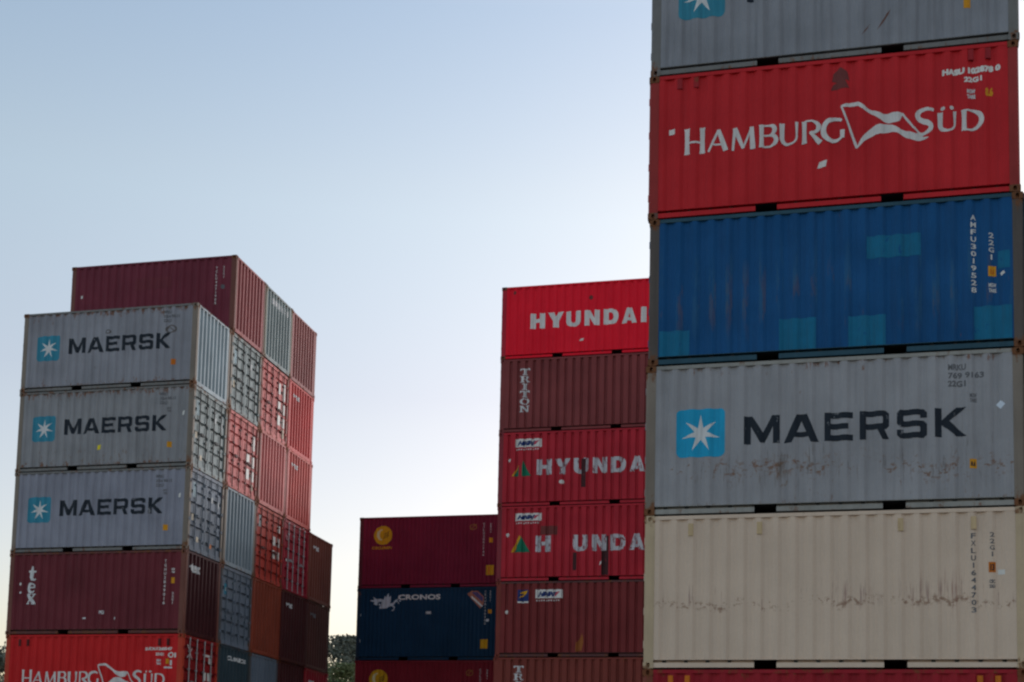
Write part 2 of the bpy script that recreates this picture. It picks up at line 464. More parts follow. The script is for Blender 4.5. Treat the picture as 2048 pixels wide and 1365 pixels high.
# block letters
G = {
'M': [[[(0,0),(0,1),(.23,1),(.53,.40),(.78,1),(1,1),(1,0),(.81,0),(.81,.60),(.575,.04),(.45,.04),(.19,.64),(.19,0)]]],
'A': [[[(0,0),(.37,1),(.66,1),(1,0),(.77,0),(.70,.19),(.30,.19),(.22,0)], [(.37,.37),(.64,.37),(.51,.76)]]],
'E': [[[(0,0),(0,1),(1,1),(1,.79),(.22,.79),(.22,.61),(.84,.61),(.84,.41),(.22,.41),(.22,.21),(1,.21),(1,0)]]],
'R': [[[(0,0),(0,1),(.88,1),(1,.9),(1,.46),(.9,.36),(.84,.35),(1,0),(.77,0),(.6,.35),(.22,.35),(.22,0)], [(.22,.55),(.22,.8),(.76,.8),(.79,.77),(.79,.58),(.76,.55)]]],
'S': [[[(1,.70),(1,.89),(.89,1),(.11,1),(0,.89),(0,.51),(.11,.40),(.75,.40),(.78,.37),(.78,.23),(.75,.2),(.22,.2),(.22,.3),(0,.3),(0,.11),(.11,0),(.89,0),(1,.11),(1,.49),(.89,.6),(.25,.6),(.22,.63),(.22,.77),(.25,.8),(.78,.8),(.78,.70)]]],
'K': [[[(0,0),(0,1),(.22,1),(.22,.58),(.70,1),(1,1),(.46,.53),(1,0),(.68,0),(.22,.42),(.22,0)]]],
'bH': [[[(0,0),(0,1),(.36,1),(.36,.62),(.64,.62),(.64,1),(1,1),(1,0),(.64,0),(.64,.38),(.36,.38),(.36,0)]]],
'bY': [[[(.32,0),(.32,.42),(0,1),(.38,1),(.5,.70),(.64,1),(1,1),(.68,.42),(.68,0)]]],
'bU': [[[(0,1),(0,.32),(.07,.12),(.28,0),(.72,0),(.93,.12),(1,.32),(1,1),(.66,1),(.66,.36),(.58,.25),(.42,.25),(.34,.36),(.34,1)]]],
'bN': [[[(0,0),(0,1),(.36,1),(.67,.46),(.67,1),(1,1),(1,0),(.66,0),(.33,.54),(.33,0)]]],
'bD': [[[(0,0),(0,1),(.58,1),(.84,.91),(.97,.70),(1,.5),(.97,.30),(.84,.09),(.58,0)], [(.34,.24),(.52,.24),(.63,.34),(.66,.5),(.63,.66),(.52,.76),(.34,.76)]]],
'bA': [[[(0,0),(.34,1),(.66,1),(1,0),(.68,0),(.62,.18),(.38,.18),(.32,0)], [(.43,.38),(.57,.38),(.5,.68)]]],
'bI': [[[(0,0),(0,1),(1,1),(1,0)]]],
'sT': [[[(0,1),(1,1),(1,.68),(.92,.68),(.82,.84),(.62,.84),(.62,.14),(.76,.10),(.76,0),(.24,0),(.24,.10),(.38,.14),(.38,.84),(.18,.84),(.08,.68),(0,.68)]]],
'sR': [[[(0,0),(0,.1),(.12,.12),(.12,.88),(0,.9),(0,1),(.62,1),(.84,.92),(.86,.66),(.68,.54),(.86,.12),(1,.1),(1,0),(.72,0),(.5,.48),(.36,.48),(.36,.12),(.48,.1),(.48,0)], [(.36,.6),(.56,.62),(.62,.7),(.6,.84),(.52,.88),(.36,.88)]]],
'sI': [[[(.2,0),(.2,.1),(.37,.14),(.37,.86),(.2,.9),(.2,1),(.8,1),(.8,.9),(.63,.86),(.63,.14),(.8,.1),(.8,0)]]],
'sN': [[[(0,0),(0,.1),(.1,.12),(.1,.88),(0,.9),(0,1),(.32,1),(.74,.4),(.74,.88),(.6,.9),(.6,1),(1,1),(1,.9),(.9,.88),(.9,0),(.74,0),(.26,.68),(.26,.12),(.4,.1),(.4,0)]]],
'sO': [[[(.5+.5*math.cos(t/16*2*math.pi), .5+.5*math.sin(t/16*2*math.pi)) for t in range(16)], [(.5+.24*math.cos(t/16*2*math.pi), .5+.36*math.sin(t/16*2*math.pi)) for t in range(16)]]],
}

def arc(cx, cz, rx, rz, a0, a1, n=14):
    return [(cx+rx*math.cos(R(a0+(a1-a0)*i/n)), cz+rz*math.sin(R(a0+(a1-a0)*i/n))) for i in range(n+1)]

def smooth(pts, n=5):
    out = []; N = len(pts)
    for i in range(N):
        p0, p1, p2, p3 = (Vector(pts[(i+k) % N]) for k in (-1, 0, 1, 2))
        for j in range(n):
            t = j/n
            q = .5*((2*p1)+(-p0+p2)*t+(2*p0-5*p1+4*p2-p3)*t*t+(-p0+3*p1-3*p2+p3)*t**3)
            out.append((q.x, q.y))
    return out

def roman(m, ch, x0, z0, x1, z1, th):
    """flared roman capitals drawn as brush strokes: thick stems, thin hairlines"""
    w, h = x1-x0, z1-z0; tn = th*.42
    P = lambda u, v: (x0+u*w, z0+v*h)
    S = lambda pts, a, b=None: m.stroke([P(*p) for p in pts], a, b)
    hs = th/2/w
    stem = lambda u, f=1.0: S([(u,0),(u,.12),(u,.5),(u,.88),(u,1)], [th*1.18*f, th*.98*f, th*.88*f, th*.98*f, th*1.18*f])
    if ch == 'H': stem(hs); stem(1-hs); S([(hs,.44),(1-hs,.44)], tn)
    elif ch == 'A': S([(.04,0),(.52,1)], tn*1.1, tn*1.3); S([(.52,1),(1-hs,0)], th*.85, th*1.15); S([(.22,.34),(.76,.34)], tn)
    elif ch == 'M': S([(.05,0),(.13,1)], tn*1.3, tn*1.6); S([(.13,1),(.50,.02)], th*1.05, th*.7); S([(.50,.02),(.86,1)], tn, tn*1.2); S([(.86,1),(1-hs*.9,0)], th*.9, th*1.2)
    elif ch == 'B':
        stem(hs)
        m.stroke([P(hs,.97), P(.5,.97)] + [(x0+a*w, z0+b*h) for a, b in arc(.52,.75,.32,.22,90,-90)] + [P(hs,.53)], [tn]*2+[tn+(th-tn)*math.sin(math.pi*i/14) for i in range(15)]+[tn])
        m.stroke([P(.5,.53)] + [(x0+a*w, z0+b*h) for a, b in arc(.54,.28,.38,.25,90,-90)] + [P(hs,.03)], [tn]+[tn+(th-tn)*math.sin(math.pi*i/14) for i in range(15)]+[tn])
    elif ch == 'U':
        a = arc(.5,.36,.5-hs,.33,180,360)
        m.stroke([P(hs,1), P(hs,.6)] + [P(*q) for q in a] + [P(1-hs,.6), P(1-hs,1)], [th*1.15, th]+[th-(th-tn)*min(1, i/9) for i in range(15)]+[tn*1.15, tn*1.7])
    elif ch == 'R':
        stem(hs)
        m.stroke([P(hs,.97), P(.45,.97)] + [P(*q) for q in arc(.48,.72,.36,.25,90,-90)] + [P(.38,.46)], [tn]*2+[tn+(th-tn)*math.sin(math.pi*i/14) for i in range(15)]+[tn])
        S([(.42,.48),(1-hs*.6,0)], th*.8, th*1.2)
    elif ch == 'G':
        a = arc(.54,.5,.50,.48,48,310,22)
        m.stroke([P(*q) for q in a], [tn*1.4+(th-tn)*max(0, math.sin(math.pi*i/22))**1.2 for i in range(23)]); S([(.90,.10),(.90,.46)], th*.85, th)
    elif ch == 'S':
        pts = [(.92,.86),(.78,.95),(.55,.99),(.30,.93),(.18,.78),(.24,.63),(.45,.52),(.68,.42),(.84,.30),(.82,.14),(.62,.03),(.38,0),(.08,.07)]
        q = smooth(pts, 3)[:-3]; n = len(q)
        m.stroke([P(*p) for p in q], [tn*1.3+(th*1.0-tn)*math.sin(math.pi*i/(n-1)) for i in range(n)])
    elif ch == 'D':
        stem(hs)
        m.stroke([P(hs,.97), P(.35,.97)] + [P(*q) for q in arc(.36,.5,.56,.47,90,-90,18)] + [P(hs,.03)], [tn]*2+[tn+(th-tn)*math.sin(math.pi*i/18) for i in range(19)]+[tn])

# ------------------------------------------------------------------ palette
MAT = {}
def mat(key, fn=None):
    if key not in MAT: MAT[key] = fn()
    return MAT[key]
WHITE = mat('white', lambda: marking('white_marking', (.62,.62,.62)))
WORN = mat('worn', lambda: marking('worn_white_marking', (.52,.50,.52), .72, (.17,.02,.03)))
OFFW = mat('offw', lambda: marking('aged_white_marking', (.66,.63,.61)))
DARK = mat('dark', lambda: marking('dark_blue_lettering', (.012,.018,.030)))
DARKW = mat('darkw', lambda: marking('worn_dark_lettering', (.012,.018,.028), .35, (.24,.24,.26)))
SKYB = mat('skyb', lambda: marking('light_blue_marking', (.012,.33,.56)))
SKYB2 = mat('skyb2', lambda: marking('faded_light_blue_marking', (.035,.23,.33)))
YEL = mat('yel', lambda: marking('yellow_marking', (.62,.27,.012)))
GOLD = mat('gold', lambda: marking('gold_marking', (.60,.30,.01)))
GREEN = mat('green', lambda: marking('green_marking', (.004,.17,.09)))
NAVY = mat('navy', lambda: marking('navy_marking', (.012,.03,.14)))
PINK = mat('pink', lambda: marking('red_marking', (.5,.06,.10)))
SALM = mat('salm', lambda: marking('orange_pink_marking', (.42,.15,.10)))
GREYM = mat('greym', lambda: marking('grey_lettering', (.12,.12,.13), .4, (.24,.24,.26)))
BROWNM = mat('brownm', lambda: marking('faded_brown_marking', (.16,.035,.032)))
DIRTP = mat('dirtp', lambda: marking('dark_stain', (.05,.012,.014), .35, (.22,.022,.035)))
ORNG = mat('orng', lambda: marking('orange_marking', (.55,.15,.012)))
BLACK = mat('black', lambda: plain('black_steel', (.006,.006,.007), .8))
RUBBER = mat('rubber', lambda: plain('black_rubber', (.012,.012,.012), .8))
ZINC = mat('zinc', lambda: plain('galvanised_steel', (.30,.30,.31), .5, .4))
FLOORM = mat('floorm', lambda: plain('dark_underside', (.03,.028,.027), .9))
PLAC = mat('plac', lambda: marking('white_placard', (.70,.68,.64)))

# ------------------------------------------------------------------ container builder
def container(label, x, y, z, mats, door_end=-1, simple=False, h=H, pitch=.278, group='stacked shipping containers', rz=0.0):
    """mats: wall, frame (posts and castings), rail, end, door, bar. x, y: the front low corner at the low-x end."""
    root = bpy.data.objects.new('shipping_container', None); COL.objects.link(root)
    root.location = (x+LX, y+LY+random.uniform(-.004, .004), z); root.rotation_euler = (0, 0, rz + random.uniform(-.0016, .0016))
    root['label'] = label; root['category'] = 'shipping container'; root['group'] = group
    wall = mats['wall']; fr = mats.get('frame', wall); rail = mats.get('rail', wall); endm = mats.get('end', wall); dm = mats.get('door', endm); barm = mats.get('bar', fr)
    pr = side_prof(pitch); out = {'root': root, 'pr': pr, 'h': h}
    for sy in (-1, 1):
        w = part('side_wall', cached(('sw', pitch, h, sy), lambda: corrugated(pr, .1588, h-.07, 'side', sy)), wall, root)
        if sy < 0: out['front'] = w
        part('top_rail', top_rail_mesh(sy, h), rail, root)
        part('bottom_rail', bottom_rail_mesh(sy), rail, root)
    if simple:
        for sx in (-1, 1):
            part('end_wall', cached(('ew', h, sx), lambda: corrugated(end_prof(), .1555, h-.0745, 'end', sx)), endm, root)
            for sy in (-1, 1): part('corner_post', post_mesh(sx, sy, h), fr, root)
        part('roof', roof_mesh(h), rail, root)
        return out
    for sx in (-1, 1):
        part('forklift_pocket', pocket_mesh(), BLACK, root, (sx*PK, 0, 0))
        for sy in (-1, 1):
            p = part('corner_post', post_mesh(sx, sy, h), fr, root)
            for zz in (0, h-.124): part('corner_casting', casting_mesh(sx, sy, h), mats.get('cast', fr), p, (0, 0, zz))
        isdoor = sx == door_end
        part('end_sill', end_beam_mesh(sx, .022, .155 if not isdoor else .168, .010), endm if not isdoor else dm, root)
        part('end_header', end_beam_mesh(sx, h-(.075 if not isdoor else .115), h-.012, .010), endm if not isdoor else dm, root)
        if not isdoor:
            e = part('end_wall', cached(('ew', h, sx), lambda: corrugated(end_prof(), .1555, h-.0745, 'end', sx)), endm, root)
            if sx > 0: out['end'] = e
        else:
            part('door_seal', seal_mesh(sx, h), RUBBER, root)
            for sy in (-1, 1):
                d = part('door', door_mesh(sx, sy, h), dm, root)
                if sx > 0: out['door', sy] = d
                for q, hand in ((.24, 1), (.72, -1)):
                    part('locking_bar', bar_mesh(sx, sy*(q+.02), h, hand*sy), barm, d)
                for zz in (.42, .98, 1.56, h-.42): part('hinge', hinge_mesh(sx, sy), dm, d, (0, 0, zz))
    part('roof', roof_mesh(h), rail, root); part('floor', floor_mesh(), FLOORM, root)
    return out

def front(c, m, name, mt, eps=.0028): return m.build(name, mt, c['front'], c['pr'], 'side', -1, -LX, eps)
def on_end(c, m, name, mt, eps=.0028): return m.build(name, mt, c['end'], end_prof(), 'end', 1, -LY, eps)
def on_door(c, m, name, mt, sy): return m.build(name, mt, c['door', sy], None, 'end', 1, -LY, .004)

def vent(c, xs, z0, z1, mt, w=.085):
    for x in xs:
        bm = bmesh.new(); X = x-LX; y = -LY
        prism(bm, [(X-w/2, y+.05), (X-w/2, y+.004), (X-w/2+.015, y-.006), (X+w/2-.015, y-.006), (X+w/2, y+.004), (X+w/2, y+.05)], z0, z1)
        part('vent', mesh_of(bm, 'vent'), mt, c['front'])

# marks used on several containers -----------------------------------------
def star_emblem(c, x0, z0, x1, z1, sq=SKYB, star=WHITE):
    m = Marks(); r = .09*(x1-x0)/.8
    pts = arc(x1-r, z1-r, r, r, 0, 90, 5)+arc(x0+r, z1-r, r, r, 90, 180, 5)+arc(x0+r, z0+r, r, r, 180, 270, 5)+arc(x1-r, z0+r, r, r, 270, 360, 5)
    m.poly(pts); e = front(c, m, 'emblem', sq)
    s = Marks(); cx, cz = (x0+x1)/2, (z0+z1)/2-.01*(z1-z0); ro, ri = (z1-z0)*.40, (z1-z0)*.125
    s.poly([(cx+(ro if i % 2 == 0 else ri)*math.sin(math.pi*i/7), cz+(ro if i % 2 == 0 else ri)*math.cos(math.pi*i/7)) for i in range(14)])
    front(c, s, 'emblem_star', star, .0042)
def block_word(c, word, rects, z0, z1, mt, prefix=''):
    m = Marks()
    for ch, (a, b) in zip(word, rects): m.glyph(G[prefix+ch], a, z0, b, z1)
    front(c, m, 'lettering', mt)
MK = [(1.65,2.235),(2.30,2.865),(2.955,3.41),(3.515,3.98),(4.10,4.57),(4.69,5.175)]

def flag_word(c, dz, mt):
    m = Marks(); b, t = 1.135+dz, 1.535+dz
    roman(m, 'H', .62, b-.003, .965, t+.062, .085)
    for ch, a, e in (('A',1.015,1.36),('M',1.42,1.81),('B',1.885,2.19),('U',2.225,2.545),('R',2.595,2.92),('G',2.93,3.29)): roman(m, ch, a, b, e, t, .076)
    front(c, m, 'lettering', mt); m = Marks()
    roman(m, 'S', 4.41, b-.0, 4.72, 1.56+dz, .076); roman(m, 'U', 4.785, b, 5.09, 1.475+dz, .076)
    m.disc(4.865, 1.535+dz, .034); m.disc(5.005, 1.535+dz, .034); roman(m, 'D', 5.158, b-.02, 5.495, 1.475+dz, .076)
    front(c, m, 'lettering', mt)
    f = Marks()
    D = lambda ps: [(x, z+dz) for x, z in ps]
    f.poly(smooth(D([(3.232,1.745),(3.35,1.785),(3.491,1.79),(3.60,1.73),(3.715,1.635),(3.919,1.545),(4.07,1.545),(4.223,1.535),(4.205,1.45),(4.165,1.385),(4.065,1.365),(3.958,1.39),(3.821,1.48),(3.70,1.58),(3.577,1.665),(3.491,1.718),(3.38,1.725),(3.284,1.715)])))
    f.poly(smooth(D([(3.489,.965),(3.56,1.035),(3.62,1.10),(3.698,1.15),(3.84,1.19),(3.973,1.21),(4.08,1.20),(4.185,1.163),(4.30,1.08),(4.425,1.02),(4.55,1.03),(4.636,1.055),(4.56,1.085),(4.486,1.115),(4.33,1.19),(4.185,1.258),(4.09,1.31),(4.004,1.352),(3.90,1.365),(3.821,1.354),(3.74,1.32),(3.66,1.26),(3.576,1.16),(3.52,1.06)])))
    f.stroke(D([(3.238,1.735),(3.36,1.40),(3.489,.985)]), .032, .042); f.stroke(D([(4.223,1.525),(4.38,1.27),(4.546,1.10)]), .034, .034)
    front(c, f, 'flag_emblem', mt, .0031)

def hmm_sticker(c, x0, z0, x1, z1):
    front(c, Marks().rect(x0, z0, x1, z1), 'sticker', PLAC)
    w, h = x1-x0, z1-z0
    front(c, Marks().text('HMM', x0+.07*w, z0+.18*h, x0+.76*w, z0+.76*h, .075, .45), 'sticker_print', NAVY, .0042)
    front(c, Marks().poly([(x0+.70*w, z0+.24*h), (x0+.76*w, z0+.24*h), (x0+.92*w, z0+.80*h), (x0+.74*w, z0+.66*h)]), 'sticker_mark', PINK, .0042)
    m = Marks(); q = (x1-x0)/11
    for i in range(10): m.poly([(x0+i*q+.02, z0-.10), (x0+i*q+.065, z0-.10), (x0+i*q+.075, z0-.055), (x0+i*q+.03, z0-.055)])
    front(c, m, 'small_print', OFFW)

def bits(c, rects, mt=WHITE, name='label_plate'):
    for r in rects: front(c, Marks().rect(*r), name, mt)

# ------------------------------------------------------------------ paints
def P(name, col, **k): return mat(name, lambda: paint(name, col, **k))
grey = P('grey_paint', (.25,.25,.28), rust=.42, dirt=.3, edge=.16, scuffs=[dict(z=.62, dz=.75, col=(.13,.085,.05), amt=.55, t=.66, sx=7, sz=2.5)])
grey_b = P('browned_grey_paint', (.245,.243,.255), rust=.45, dirt=.45, edge=.16, scuffs=[dict(z=.35, dz=.4, col=(.15,.075,.035), amt=.7, t=.58, sx=8, sz=4), dict(z=2.2, dz=.5, col=(.12,.09,.07), amt=.5, t=.64, sx=12, sz=3)])
grey_c = P('lilac_grey_paint', (.235,.238,.285), rust=.05, dirt=.28, edge=.10, chalk=.4)
grey_rusty = P('rust_streaked_grey_paint', (.29,.285,.30), rust=.38, dirt=.28, edge=.10, scuffs=[
    dict(z=.76, dz=.20, wob=1.3, col=(.17,.075,.035), amt=.8, t=.545, sx=9, sz=12),
    dict(z=.64, dz=.26, wob=1.2, col=(.13,.085,.06), amt=.5, t=.59, sx=18, sz=2.2),
    dict(z=.80, dz=.5, col=(.10,.085,.075), amt=.6, t=.60, sx=16, sz=1.5),
    dict(z=.6, dz=.55, col=(.16,.075,.03), amt=.6, t=.63, sx=10, sz=5)])
grey_dark = P('dull_grey_paint', (.235,.24,.265), rust=.06, dirt=.45, edge=.1)
grey_post = P('rust_stained_grey_paint', (.20,.165,.135), rust=.45, dirt=.5)
grey_rail = P('dull_grey_rail_paint', (.165,.16,.155), rust=.35, dirt=.4, edge=.1)
hsred = P('bright_red_paint', (.48,.014,.019), rust=.0, dirt=.22, var=.10, edge=.08)
hsred_post = P('rusty_red_paint', (.30,.03,.028), rust=.35, dirt=.4, edge=.1)
lred = P('vivid_red_paint', (.50,.011,.013), rust=.0, dirt=.22, var=.10, edge=.06)
lred_post = P('orange_red_paint', (.42,.045,.022), rust=.3, dirt=.3)
blue = P('blue_paint', (.0015,.068,.20), rust=.02, dirt=.4, edge=.12, fade=.1, scuffs=[
    dict(z=1.05, dz=.75, col=(.08,.07,.10), amt=.55, t=.585, sx=6, sz=1.3, ridge=(.278, .0, .3)),
    dict(z=1.2, dz=1.1, col=(.03,.11,.2), amt=.4, t=.56, sx=8, sz=.9, ridge=(.278, .0, .2))])
blue_post = P('rusty_blue_post_paint', (.095,.078,.070), rust=.45, dirt=.5)
blue_rail = P('faded_blue_rail_paint', (.025,.07,.10), rust=.1, edge=.06, dirt=.4)
blue_patch = mat('light_blue_repaint', lambda: marking('light_blue_repaint', (.004,.132,.25), .38, (.0015,.068,.20)))
cream = P('cream_paint', (.60,.462,.360), rust=.0, dirt=.12, var=.06, edge=.10, chalk=.12, scuffs=[
    dict(z=1.20, dz=.26, wob=.6, col=(.22,.12,.11), amt=.55, t=.59, sx=16, sz=1.0),
    dict(z=1.08, dz=.09, wob=.7, col=(.20,.10,.06), amt=.75, t=.535, sx=11, sz=14),
    dict(z=1.2, dz=.5, col=(.26,.12,.10), amt=.55, t=.64, sx=18, sz=.6)])
cream_post = P('stained_cream_paint', (.50,.38,.25), rust=.25, dirt=.3)
darkred = P('deep_red_paint', (.30,.012,.022), rust=.1, dirt=.35)
darkred_post = P('rusty_brown_red_paint', (.20,.05,.035), rust=.6, dirt=.4)
maroon = P('maroon_paint', (.145,.020,.036), rust=.0, dirt=.28, edge=.05)
maroon_post = P('maroon_post_paint', (.16,.06,.045), rust=.25, dirt=.3)
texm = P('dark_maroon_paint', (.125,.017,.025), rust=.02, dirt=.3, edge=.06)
tex_end_shaded = P('shaded_maroon_end_paint', (.045,.006,.008), rust=.02, dirt=.3)  # the side's maroon, darkened to put the shade on this end into its colour
hred = P('scarlet_paint', (.74,.004,.022), rust=.0, dirt=.2, var=.08, edge=.05)
hred2 = P('crimson_paint', (.40,.017,.030), rust=.05, dirt=.4, edge=.07)
hred2_post = P('crimson_post_paint', (.22,.03,.04), rust=.3, dirt=.4)
trit = P('brown_paint', (.195,.040,.040), rust=.03, dirt=.3, edge=.07)
trit2 = P('reddish_brown_paint', (.19,.038,.028), rust=.05, dirt=.3)
brn = P('red_brown_paint', (.175,.024,.024), rust=.05, dirt=.35, edge=.08)
burg = P('burgundy_paint', (.175,.008,.030), rust=.0, dirt=.25, edge=.04, height=HC)
burg2 = P('burgundy_red_paint', (.19,.009,.018), rust=.0, dirt=.25, edge=.04, height=HC)
navyp = P('dark_blue_paint', (.003,.028,.065), rust=.0, dirt=.3, edge=.04, height=HC)
pinkend = P('faded_red_end_paint', (.28,.075,.075), rust=.05, dirt=.4)
redend = P('faded_scarlet_end_paint', (.50,.055,.050), rust=.03, dirt=.3)
salmon = P('salmon_paint', (.50,.115,.105), rust=.12, dirt=.35)
salmend = P('faded_salmon_paint', (.46,.12,.11), rust=.08, dirt=.35)
pkbrown = P('pinkish_brown_paint', (.27,.085,.08), rust=.06, dirt=.4)
grgreen = P('greenish_grey_paint', (.21,.25,.25), rust=.15, dirt=.4)
whgrey = P('pale_grey_paint', (.30,.36,.39), rust=.12, dirt=.3)
bluegrey = P('blue_grey_paint', (.20,.245,.275), rust=.06, dirt=.35)
slate = P('slate_grey_paint', (.13,.16,.20), rust=.05, dirt=.4)
teal = P('teal_paint', (.03,.052,.066), rust=.05, dirt=.4)
obrown = P('orange_brown_paint', (.23,.042,.02), rust=.1, dirt=.4)
crims = P('crimson_door_paint', (.30,.015,.03), rust=.05, dirt=.3)
ored = P('orange_red_door_paint', (.42,.045,.03), rust=.15, dirt=.35)
dbrown = P('dark_brown_paint', (.055,.008,.009), rust=.05, dirt=.35)
brown5 = P('brown_end_paint', (.17,.045,.03), rust=.05, dirt=.35)
steel = P('steel_blue_paint', (.055,.085,.125), rust=.1, dirt=.4)

# ------------------------------------------------------------------ the near stack
RX, RY = -2.690, 21.452
c = container('red container with orange tabs under the cream one, only its top edge showing', RX, RY, 0, dict(wall=darkred, frame=darkred_post))
vent(c, (.466,.743,5.33,5.60), 2.30, 2.48, ORNG)
c = container('cream container with rusty scuffs across its side, under the grey star one', RX+.004, RY, H, dict(wall=cream, frame=cream_post, rail=cream, cast=cream_post))
vent(c, (.775,1.904,4.14,5.257), 2.235, 2.44, P('stained_vent_paint', (.52,.38,.22), rust=.12), .085)
front(c, Marks().vtext('FXLU1644703', 5.25, 2.17, .86, .075), 'code_marking', GREYM)
front(c, Marks().vtext('22G1', 5.535, 2.18, 1.76, .075), 'size_code', GREYM)
front(c, Marks().rect(5.476, 1.535, 5.586, 1.70), 'warning_sticker', ORNG)
front(c, Marks().text('13', 5.50, 1.56, 5.565, 1.67, .05), 'warning_print', DARK, .0045)
front(c, Marks().rect(5.62, 1.50, 5.72, 1.58), 'label_plate', PLAC)
front(c, Marks().text('CSC', 5.485, 1.36, 5.575, 1.42, .05).text('22G1', 5.485, 1.285, 5.575, 1.34, .05), 'small_print', GREYM)
c = container('rust-streaked grey container with large blue star emblem, between the blue and cream ones', RX-.006, RY, 2*H, dict(wall=grey_rusty, frame=grey_post, rail=P('rusty_pale_rail_paint', (.27,.26,.24), rust=.25, edge=.10), cast=P('rusty_casting_paint', (.13,.09,.06), rust=.9)))
star_emblem(c, .525, .985, 1.335, 1.81)
block_word(c, 'MAERSK', MK, 1.172, 1.648, DARKW)
front(c, Marks().text('MRKU', 4.90, 2.265, 5.175, 2.365, .03).text('769 9163', 4.90, 2.125, 5.45, 2.225, .03).text('22G1', 4.895, 1.99, 5.17, 2.09, .03), 'code_marking', GREYM)
front(c, Marks().text('MGW', 5.23, 1.80, 5.34, 1.87, .03).text('TARE', 5.23, 1.72, 5.34, 1.785, .03), 'small_print', GREYM)
front(c, Marks().rect(5.217, .636, 5.328, .79), 'warning_sticker', YEL)
front(c, Marks().text('8.6', 5.235, .67, 5.31, .75, .05), 'warning_print', DARK, .0045)
front(c, Marks().poly([(5.63,1.665),(5.70,1.595),(5.765,1.67),(5.70,1.735)]), 'label_plate', P('silver_label', (.6,.66,.75), rust=0, dirt=.05))
c = container('blue container with paler repaint patches, between red and grey ones in the near stack', RX+.022, RY, 3*H, dict(wall=blue, frame=blue_post, rail=blue_rail, cast=P('dark_rusty_casting_paint', (.07,.055,.045), rust=.7)))
for r in ((3.61,1.645,4.465,2.025),(.19,.16,.70,.60),(2.19,.16,2.79,.695),(3.31,.16,3.905,.675),(5.285,.16,5.86,.715),(5.66,1.335,5.84,1.625)): front(c, Marks().rect(*r), 'paint_patch', blue_patch)
front(c, Marks().vtext('AMFU3019528', 5.285, 2.26, .915, .085), 'code_marking', OFFW)
front(c, Marks().vtext('22G1', 5.56, 1.935, 1.45, .085), 'size_code', OFFW)
front(c, Marks().rect(5.505, 1.205, 5.63, 1.375), 'warning_sticker', YEL)
front(c, Marks().text('8.6', 5.53, 1.24, 5.605, 1.33, .05), 'warning_print', ORNG, .0045)
front(c, Marks().text('MGW', 5.51, 1.02, 5.63, 1.09, .04).text('TARE', 5.51, .935, 5.63, 1.0, .04), 'small_print', OFFW)
front(c, Marks().poly([(5.69,1.25),(5.74,1.29),(5.765,1.25),(5.71,1.205)]), 'label_plate', PLAC)
c = container('bright red container with white flag emblem and thin lettering, second from the near stack top', RX-.012, RY, 4*H, dict(wall=hsred, frame=hsred_post, rail=hsred, cast=P('brown_casting_paint', (.12,.06,.05), rust=.6)))
flag_word(c, 0, OFFW)
vent(c, (.53,.813,5.31,5.578), 2.32, 2.50, P('dark_red_vent_paint', (.30,.014,.02), rust=.2))
front(c, Marks().text('HASU 102878 0', 4.86, 2.095, 5.77, 2.205, .075).text('22G1', 5.20, 1.95, 5.48, 2.04, .05), 'code_marking', PLAC)
front(c, Marks().text('MGW', 5.245, 1.755, 5.38, 1.83, .06).text('TARE', 5.245, 1.665, 5.38, 1.735, .06), 'small_print', WHITE)
front(c, Marks().text('8.6', 5.53, 1.68, 5.655, 1.83, .07), 'warning_print', YEL)
front(c, Marks().poly([(2.844,.69),(2.985,.70),(3.005,.815),(2.88,.80)]), 'label_plate', PLAC)
front(c, Marks().rect(.35, 1.515, .45, 1.61), 'label_plate', PLAC)
front(c, Marks().poly([(3.22,2.43),(3.34,2.34),(3.375,2.19),(3.30,2.20),(3.37,2.06),(3.07,2.04),(3.10,2.13),(3.17,2.17),(3.09,2.20),(3.11,2.33)]), 'faded_marking', BROWNM)
c = container('grey container with blue star emblem cut off by the frame, atop the near stack', RX+.006, RY, 5*H, dict(wall=grey_dark, frame=P('grey_post_paint', (.16,.155,.15), rust=.35), rail=grey_rail), rz=0)
star_emblem(c, .475, 1.0, 1.275, 1.81, SKYB2)
block_word(c, 'MAERSK', MK, 1.19, 1.65, DARK)
front(c, Marks().rect(5.19, .645, 5.30, .80), 'warning_sticker', YEL)
front(c, Marks().poly([(3.80,.42),(3.88,.52),(3.99,.70),(4.03,.78),(3.97,.73),(3.90,.60)]).poly([(3.55,.36),(3.62,.44),(3.70,.58),(3.63,.49)]), 'rust_scar', P('rust_scar', (.13,.055,.04), rust=.3))
for i in range(4):
    lb = 'steel blue container peeking out beside the blue patched one at the picture edge' if i == 3 else 'steel blue container below the peeking one, hidden behind the near stack'
    container(lb, RX+L+.022, RY+.06, i*H, dict(wall=steel, bar=ZINC), door_end=-1)

# ------------------------------------------------------------------ the deep block of five rows
BX, BY, SP = -24.518, 35.819, 2.46
jit = lambda: random.uniform(-.022, .022)
def row(label, r, i, mats, door=False, dx=None, **k):
    return container(label, BX+(jit() if dx is None else dx), BY+r*SP, i*H, mats, door_end=1 if door else -1, rz=0, **k)
HID = 'ground level container hidden below the lower edge of the picture'
for r in range(5): row(HID, r, 0, dict(wall=(trit, brn, grey, teal, dbrown)[r]))

def placards(c, sy, rects, mt=PLAC, name='placard'):
    for a in rects: on_door(c, Marks().rect(*a), name, mt, sy)
RP = [(1.58,.62,1.82,.98),(1.97,.62,2.20,.98),(1.58,1.10,1.82,1.48),(1.97,1.10,2.20,1.48)]

